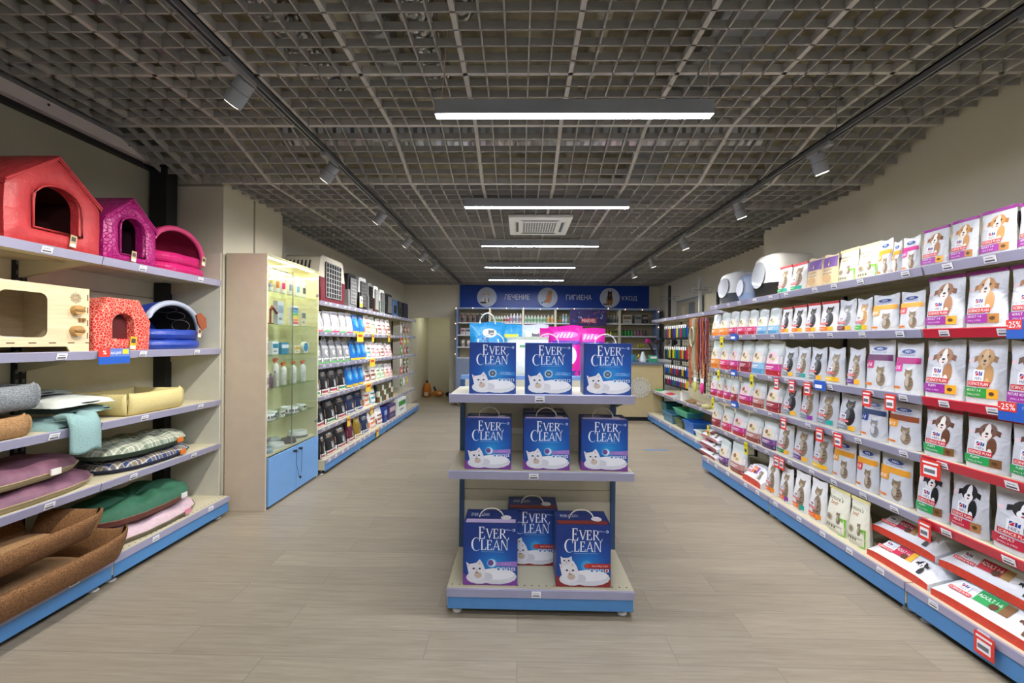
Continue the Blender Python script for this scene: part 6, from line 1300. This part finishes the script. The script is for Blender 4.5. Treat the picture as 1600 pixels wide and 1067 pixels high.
tag(q.build('rubber_toy', None, (cxp(1000), CFY+.08, CZ[2]-.001-.0)), 'bumpy yellow-green toy hanging low in last back cell', 'toy'); bpy.data.objects['rubber_toy'].location.z = CZ[1]+.001
# purple display board
bx0, bx1 = cxp(891.5)*.985, cxp(948.5)*.985; bw = bx1-bx0
e = empty('display_board', ((bx0+bx1)/2, CFY-.09, 1.87)); tag(e, 'purple board with red and white MARVEL lettering fixed to shelves', 'sign')
q = MB(); q.box(-bw/2, bw/2, 0, .015, 0, .37, mt('#3a2f66', .4)); q.build('panel', e); q = MB()
for s in (-1, 1): q.box(s*bw*.4-.01, s*bw*.4+.01, .015, .09, .1, .12, STEEL)
q.build('bracket', e)
A = Art(); r = random.Random(2)
for k in range(34): A.ell(r.uniform(-.45, .45)*bw, r.uniform(.03, .34), r.uniform(.01, .035), r.uniform(.008, .025), r.choice(['#5a4c94', '#8c3c5c', '#3c6c8c', '#6c5cac', '#24204c', '#a8b4c8', '#2c8c7c']), 1, 8, r.uniform(0, 3))
A.rect(-.19*bw, .23*bw, .065, .17, '#c42838', 2); A.text('MARVEL', .02*bw, .078, .08, '#f2f0ee', 3, .38*bw)
q = MB(); A.lay(q, lambda x, z, off: Vector((x, -off, z))); q.build('printed_front', e)
# string of fairy lights
e = empty('fairy_light_string', (0, CFY-.02, 0)); tag(e, 'string of small warm fairy lights around the shelf cabinet frame', 'fairy lights')
pts = [(CX0-.01, -.012, 1.2+.07*i+.0) for i in range(15)]+[(CX0+.0+.077*i, -.012, 2.25+.015*math.sin(i*1.7)) for i in range(60)]+[(CX1-.03, -.012, 2.2-.07*i) for i in range(12)]
MB().tube(pts, .002, mt('#3c4c3c', .6), 4).build('wire', e)
FL = emis('fairy_bulb', '#ffb890', 7)
for i in range(0, len(pts), 5): MB().ball((pts[i][0], -.018, pts[i][2]), .009, .009, .009, FL, 8).build('bulb', e)

# ================================================================ COUNTER
e = empty('sales_counter', (0, 7.99, 0)); tag(e, 'cream sales counter with blue-grey top at the back right', 'counter')
kx0, kx1 = .2, 2.76
q = MB(); q.box(kx0, kx1, 0, .02, .08, 1.075, mt('#c4b48a', .45)); q.box(kx0, kx0+.02, 0, .6, .0, 1.075, CREAM); q.box(kx1-.02, kx1, 0, .6, .0, 1.075, CREAM); q.box(kx0, kx1, .03, .05, 0, .08, DARK); q.build('counter_front', e)
q = MB(); q.box(kx0-.02, kx1+.02, -.03, .62, 1.075, 1.125, mt('#66738a', .4)); q.build('worktop', e, bevel=.003)
q = MB(); q.box(kx0, kx1, .3, .32, .1, .12, CREAM); q.build('inner_shelf', e)
e = empty('snowflake_decoration', (2.31, 7.987, .64)); tag(e, 'white openwork snowflake decoration on the cream counter front', 'decoration'); q = MB(); WS = mt('#dcdcd6', .6)
for a in range(12):
    M = Matrix.Rotation(a*PI/6, 4, 'Y')
    for k in range(1, 6): 
        s = .013+.003*(k % 2)
        for d in (-.022*k*.5, .0, .022*k*.5): q.ball(M @ Vector((d, -.004, .035*k)), s, .003, s, WS, 8)
q.build('foam_petals', e)
def on_counter(o, px, look, cat, y=.15): o.location = ((px-813)/650*(7.99+y), 7.99+y, 1.126); tag(o, look, cat)
q = MB(); q.lathe([(.07, 0), (.075, .05), (.03, .16), (.02, .2)], mt('#d4dce4', .35), 14); o = q.build('spray_bottle'); q = MB(); q.box(-.05, .02, -.012, .012, .2, .23, DARK); q.box(-.05, -.038, -.005, .005, .16, .2, DARK); q.build('trigger', o); on_counter(o, 1004.5, 'white cone-shaped spray bottle with dark trigger on the counter', 'spray bottle')
q = MB(); q.lathe([(.08, 0), (.09, .02), (.09, .13), (.08, .14)], mt('#3c8ca8', .4), 16); o = q.build('watering_pot'); q = MB(); q.tube([(.08, 0, .06), (.14, 0, .1), (.16, 0, .14)], .014, mt('#c8c43c', .4), 8); q.build('spout', o); q = MB(); q.lathe([(.03, .14), (.035, .2), (.02, .24)], mt('#5c7c3c', .5), 10); q.build('cap', o); on_counter(o, 986, 'teal pot with yellow-green spout on counter by the right carton', 'pot')
q = MB(); q.box(-.07, .07, -.05, .05, 0, .13, mt('#3c9c7c', .4)); q.box(-.06, .06, -.051, -.05, .07, .11, PAPER); on_counter(q.build('tissue_box'), 1020, 'green and white box on the counter beside the spray bottle', 'box', .08)
q = MB(); q.box(-.22, .22, -.14, .14, 0, .05, mt('#cdd3d6', .4)); o = q.build('tool_tray'); on_counter(o, 1034, 'pale tray under the grooming brushes on counter right end', 'tray', .3)
r = random.Random(8)
for i, (dx, c, l, lean, h) in enumerate(((-.14, '#2a1420', 'black-handled brush with magenta tuft', -.5, .36), (-.06, '#3c2c34', 'dark brown grooming brush', -.2, .3), (.0, '#26262c', 'black grooming brush', -.02, .34), (.07, '#8c7c6c', 'tan grooming brush', .2, .3), (.16, '#1c1c20', 'black wide-head grooming brush', .42, .32))):
    q = MB(); M = Matrix.Rotation(lean, 4, 'Y'); q.cyl(M @ Vector((0, 0, .0)), M @ Vector((0, 0, h)), .018, .012, mt(c, .4), 10); o = q.build('grooming_brush')
    q = MB(); q.ball(M @ Vector((0, 0, h+.03)), .05, .03, .055, mt('#b81c7c' if i == 0 else c, .8, 0, 'plush', 120, .2, .6), 10); q.build('brush_head', o); on_counter(o, 1034+dx*55, l+' standing in the counter tray', 'brush', .3); o.location.z = 1.192

# ================================================================ FAR RIGHT: collars, leashes, trays
XP = 2.45+.07
ZS[:] = [.60, 1.92]
e = empty('hook_panel', (2.86, 5.1, .72)); tag(e, 'dark mesh panel carrying hooks of collars and leashes at far right', 'hook panel')
q = MB()
for k in range(14): q.box(0, .006, .0, 2.8, .05+.075*k, .056+.075*k, DARK)
for k in range(29): q.box(.006, .01, .1*k, .1*k+.005, .02, 1.06, DARK)
q.build('wire_grid', e)
q = MB()
for y in (.0, 1.4, 2.78): q.box(.01, .03, y, y+.02, 0, 1.06, DARK)
q.build('upright', e)
CCOL = [('#1c4cb0', 'blue'), ('#c02434', 'red'), ('#2c2c30', 'black'), ('#2c8c3c', 'green'), ('#c81c7c', 'pink'), ('#d8c82c', 'yellow'), ('#5c2c7c', 'purple'), ('#1c6c7c', 'teal')]
PROTO = {}
def collar(ci, L_):
    k = (ci, L_)
    if k in PROTO: return copy_tree(PROTO[k])
    q = MB(); m = mt(CCOL[ci][0], .5); q.grid(lambda u, v: ((.022+.006*v)*math.cos(2*PI*u), -.012+.024*v+.0*u, -.02-L_*.5+L_*.5*math.sin(2*PI*u)), 18, 1, m, True, True); q.grid(lambda u, v: ((.019+.006*v)*math.cos(2*PI*u), -.012+.024*v, -.02-L_*.5+(L_*.5-.003)*math.sin(2*PI*u)), 18, 1, m, True, True, True)
    o = q.build('pet_collar'); q = MB(); q.box(-.017, .017, -.018, .018, -.03-L_, -.005-L_+.01, mt('#26262a', .4)); q.build('buckle', o)
    q = MB(); q.box(-.02, .02, -.02, -.018, -.05, .0, PAPER); q.build('header_card', o); q = MB(); q.cyl((0, .0, -.02), (0, .32, -.02), .003, None, STEEL, 6); q.build('hook', o)
    PROTO[k] = o; return o
r = random.Random(12)
for ri, (z, L_, pl) in enumerate(((1.78, .20, 'top collar row'), (1.44, .19, 'second collar row'), (1.14, .15, 'third collar row'), (.95, .13, 'lowest collar row'))):
    for i in range(12):
        px = 1041+i*2.9; X = 2.50; Y = y_at(px, X, z); ci = r.randrange(8); o = collar(ci, L_); o.location = (X, Y, z); o.rotation_euler = (0, 0, -PI/2); reg(o, f'{CCOL[ci][1]} pet collar', 'collar', f'{pl}, far right')
LCOL = [('#c8602c', 'orange'), ('#b8b49c', 'cream'), ('#8c3c2c', 'rust'), ('#26262a', 'black'), ('#a8844c', 'tan'), ('#b06c7c', 'dusty pink')]
for i in range(15):
    px = 1079+i*1.9; X = 2.52; Y = y_at(px, X, 1.5); ci = [0, 0, 1, 1, 1, 4, 0, 2, 3, 5, 2, 0, 3, 5, 2][i]; L_ = r.uniform(.6, 1.0); m = mt(LCOL[ci][0], .6)
    q = MB(); n = 18; q.tube([(.007*math.sin(k*.5+i), -.012-.004*math.sin(k), -L_*k/n) for k in range(n+1)], .007, m, 6); q.tube([(.008*math.sin(k*.4+i), .012, -L_*.85*k/n) for k in range(n+1)], .007, m, 6); q.tube([(0, -.012, -.0), (.0, 0, .014), (0, .012, 0)], .008, m, 6)
    o = q.build('dog_leash', None, (X, Y, 1.84), -PI/2); q = MB(); q.cyl((0, 0, -.0), (0, 0, -.04), .011, None, STEEL, 8); q.build('snap_hook', o); q = MB(); q.cyl((0, .0, .004), (0, .32, .004), .003, None, STEEL, 6); q.build('hook', o)
    reg(o, f'hanging {LCOL[ci][1]} dog leash', 'leash', 'far right mesh panel')
e = empty('yarn_toy', (2.50, y_at(1084, 2.5, 1.6), 1.75), -PI/2); tag(e, 'pale coiled rope hanging in front of the orange leashes', 'rope'); q = MB()
q.tube([(.07*math.cos(t)*(1+.1*math.sin(3*t)), -.03+.004*t/6, -.16+.14*math.sin(t)) for t in [i*.35 for i in range(55)]], .008, mt('#b4bc9c', .8), 6); q.build('coil', e)
for px, c, l in ((1086, '#c8c864', 'yellow-green packaged chew toy hanging by the leashes'), (1097, '#dc3c8c', 'pink rubber toy hanging at near end of leashes')):
    X = 2.43; Y = y_at(px, X, .95); q = MB(); q.ball((0, -.0, .06), .045, .025, .08, mt(c, .5), 12); o = q.build('hanging_toy', None, (X, Y, .84), -PI/2); q = MB(); q.box(-.045, .045, -.003, .003, .13, .19, PAPER); q.build('header_card', o); q = MB(); q.cyl((0, 0, .18), (0, .04, .18), .003, None, STEEL, 6); q.build('hook', o); tag(o, l, 'toy')
# things on the low shelf
def low(o, px, py, z, look, cat, X=2.58): Y = y_at(px, X, z); o.location = (X, Y, z+.001); o.rotation_euler = (0, 0, -PI/2); tag(o, look, cat)
q = MB(); q.prism([(-.05, 0), (.05, 0), (.035, .14), (-.035, .14)], lambda p, k: (p[0], -.05+.1*k, p[1]), WHITE); low(q.build('white_cup', bevel=.01), 1070, 610, .60, 'white tapered plastic cup on the low shelf under leashes', 'cup')
q = MB()
for k in range(7): q.tube([(-.12+.04*k, -.05, .02), (-.05+.03*k, .0, .05+.01*(k % 2)), (.02+.03*k, .04, .02)], .013, mt('#8c6c48', .8), 6)
low(q.build('wooden_branch'), 1082, 615, .60, 'knotty brown wooden chew branch under the leashes', 'chew')
for px, c, l in ((1031, '#3c9c5c', 'green'), (1040, '#b8c4c4', 'pale grey'), (1048, '#c8445c', 'red-pink'), (1058, '#cdd4d8', 'white')):
    q = MB(); q.grid(lambda u, v: (-.1+.2*u, -.07+.14*v, .035*(math.sin(PI*u)*math.sin(PI*v))**.5), 8, 6, mt(c, .4)); q.box(-.09, .09, -.06, .06, 0, .006, mt(c, .4)); low(q.build('toy_packet'), px, 608, .60, f'{l} flat toy packet lying on low shelf beneath collars', 'toy', 2.64)
for px, c, l in ((1095, '#9c8c7c', 'grey-brown'), (1104, '#c8c48c', 'straw')):
    q = MB(); q.lathe([(.05, 0), (.07, .02), (.06, .05), (.04, .055)], mt(c, .6), 14); low(q.build('chew_disc'), px, 622, .60, f'{l} round chew on near end of low shelf', 'chew')
def tray(w, d, h, c, rim):
    q = MB(); o = [(-w/2, 0), (w/2, 0), (w/2, d), (-w/2, d)]
    def ring(s, z): return [((x)*s, d/2+(y-d/2)*s, z) for x, y in o]
    R = [ring(.8, 0), ring(.98, h), ring(1.05, h), ring(1.05, h-.012), ring(.94, h-.012), ring(.78, .012)]
    R = [ring(.8, 0), ring(.97, h-.014), ring(1.05, h-.014), ring(1.05, h), ring(.93, h), ring(.77, .012)]
    vs = [p for r_ in R for p in r_]; q.add(vs, [(i*4+j, i*4+(j+1) % 4, (i+1)*4+(j+1) % 4, (i+1)*4+j) for i in range(5) for j in range(4)], mt(c, .4)); q.add(vs, [(3, 2, 1, 0), (20, 21, 22, 23)], mt(c, .4)); return q.build('litter_tray')
for px0, px1, z, c, l, h, X in ((1024, 1041, .17, '#1c5c5c', 'dark teal', .26, 2.56), (1032, 1049, .17, '#4c7c94', 'blue-grey', .16, 2.47), (1050, 1062, .17, '#5c6444', 'dark olive', .13, 2.47), (1063, 1080, .17, '#2c6cc0', 'bright blue', .17, 2.47), (1036, 1068, .335, '#5cb48c', 'mint green', .10, 2.56), (1081, 1093, .17, '#dfe4e0', 'white and green', .10, 2.47)):
    z0 = z; ya, yb = y_at(px0, X, z), y_at(px1, X, z); ya, yb = sorted((ya, yb)); 
    if l == 'blue-grey': X = 2.455
    if l == 'dark teal': ya, yb = yb+.02-.0-(yb-ya)*.0, yb+.5; ya = y_at(1031, 2.47, .17)+.03; yb = ya+.30
    o = tray(min(.6, (yb-ya))*.93, .30 if l != 'mint green' else .26, h, c, c); o.location = (X+.03, (ya+yb)/2, z0+.0015); o.rotation_euler = (0, 0, -PI/2); tag(o, f'{l} plastic litter tray on bottom deck beyond food shelves', 'litter tray', )
bpy.data.objects['litter_tray.004'].location = (2.54, bpy.data.objects['litter_tray.002'].location.y+.02, .345); 
q = MB(); q.prism([(-.06, 0), (.06, 0), (.08, .05), (0, .09), (-.08, .05)], lambda p, k: (p[0], .0+.12*k, p[1]), mt('#3c9c5c', .4)); o = q.build('litter_scoop'); ot = bpy.data.objects['litter_tray.005']; o.location = (ot.location.x+.08, ot.location.y, .185); o.rotation_euler = (0, 0, -PI/2); tag(o, 'green scoop lying in the white litter tray', 'scoop')
# bits on top of the far right shelves
Zt = 1.921
for px, lb in ((1046, 'dark pole with wire basket on top of farther pegboard bay'), (1094, 'grey pole with wire basket on top of nearer pegboard bay')):
    X = 2.72; Y = y_at(px, X, 2.2); e = empty('display_pole', (X, Y, Zt)); tag(e, lb, 'display pole'); mm = DARK if px < 1060 else mt('#a8aaac', .4)
    q = MB(); q.box(-.02, .02, -.02, .02, 0, .62 if px < 1060 else .58, mm); q.box(-.05, .05, -.05, .05, 0, .01, mm); q.build('pole', e)
    q = MB()
    for s in (-1, 1):
        x = s*.11; q.tube([(x-.06, -.03, .42), (x-.04, -.03, .34), (x+.04, -.03, .34), (x+.06, -.03, .42)], .004, STEEL, 5); q.tube([(x-.06, -.03, .42), (x+.06, -.03, .42)], .004, STEEL, 5); q.tube([(x-.02, -.03, .42), (x-.02, -.03, .34)], .004, STEEL, 5)
    q.tube([(-.11, -.03, .38), (.11, -.03, .38)], .005, STEEL, 5); q.build('wire_basket', e)
q = MB(); q.box(-.16, .16, -.06, .06, 0, .02, DARK); tag(q.build('black_box', None, (2.6, y_at(1028, 2.6, 1.95), Zt), -PI/2), 'flat black box at far end of the far right top shelf', 'box')
q = MB(); q.box(0, .02, -.55, .55, 0, .38, mt('#6a7c8c', .4)); q.box(-.004, 0, -.51, .51, .04, .35, mt('#9c9484', .4)); q.box(-.006, -.004, -.3, -.05, .06, .3, mt('#5c6468', .5)); q.box(-.006, -.004, .1, .3, .06, .26, mt('#b8b094', .5)); tag(q.build('picture_board', None, (3.02, y_at(1075, 3.02, 2.1), Zt)), 'framed pale picture board standing behind the display poles', 'picture')
q = MB()
for k in range(4): q.box(0, .02, -.4, .4, .004+.13*k, .126+.13*k, CREAM)
tag(q.build('slat_panel', None, (3.02, 5.5, Zt)), 'cream slatted panel behind the pale litter house', 'panel')

e = empty('passage_fill_light', (-2.15, 10.8, 2.27)); tag(e, 'small round fill light added inside the passage, hidden above its opening', 'lamp')  # unseen fill light, added only to brighten the passage
q = MB(); q.cyl((0, 0, 0), (0, 0, .03), .12, None, WHITE, 20); q.build('fill_light_base', e); q = MB(); q.lathe([(.02, -.04), (.09, -.02), (.11, 0)], emis('passage_fill_glow', '#f4fbe0', 28), 20); q.build('fill_light_shade', e)
# ================================================================ FLOOR BITS
q = MB(); q.box(-.17, .17, -.02, .02, 0, .001, mt('#3c84c4', .5)); tag(q.build('floor_tape', None, (1.92, 5.85, .0005), .05), 'blue tape strip on floor in front of far right shelves', 'tape')
ORG = mt('#c8741c', .7, 0, 'fabric', 30, .12, .3)
q = MB(); q.lathe([(.07, 0), (.11, .03), (.11, .22), (.08, .34), (.03, .38)], ORG, 16); o = q.build('orange_bag', None, (-2.47, 11.1, .001)); q = MB(); q.lathe([(.03, .38), (.035, .4), (.02, .44)], DARK, 10); q.build('dark_tip', o); q = MB(); q.box(-.05, .05, -.115, -.1, .04, .14, mt('#d8c8b4', .7)); q.build('pale_patch', o); tag(o, 'upright orange bag with dark tip on passage floor, left', 'bag')
q = MB(); q.ball((0, 0, .09), .16, .09, .085, ORG, 16); o = q.build('orange_bag', None, (-2.17, 11.1, .005)); q = MB(); q.cyl((-.06, 0, .14), (-.12, 0, .27), .03, .022, DARK, 10); q.build('dark_spout', o); q = MB(); q.box(-.0, .1, -.085, -.07, .08, .14, mt('#d8c8b4', .7)); q.build('pale_patch', o); tag(o, 'slumped orange bag with dark spout on passage floor', 'bag')
q = MB(); q.ball((0, 0, .07), .11, .08, .068, DARK, 14); tag(q.build('black_bag', None, (-1.88, 11.15, .004)), 'small black bag beside orange ones on passage floor', 'bag')
finish_labels()
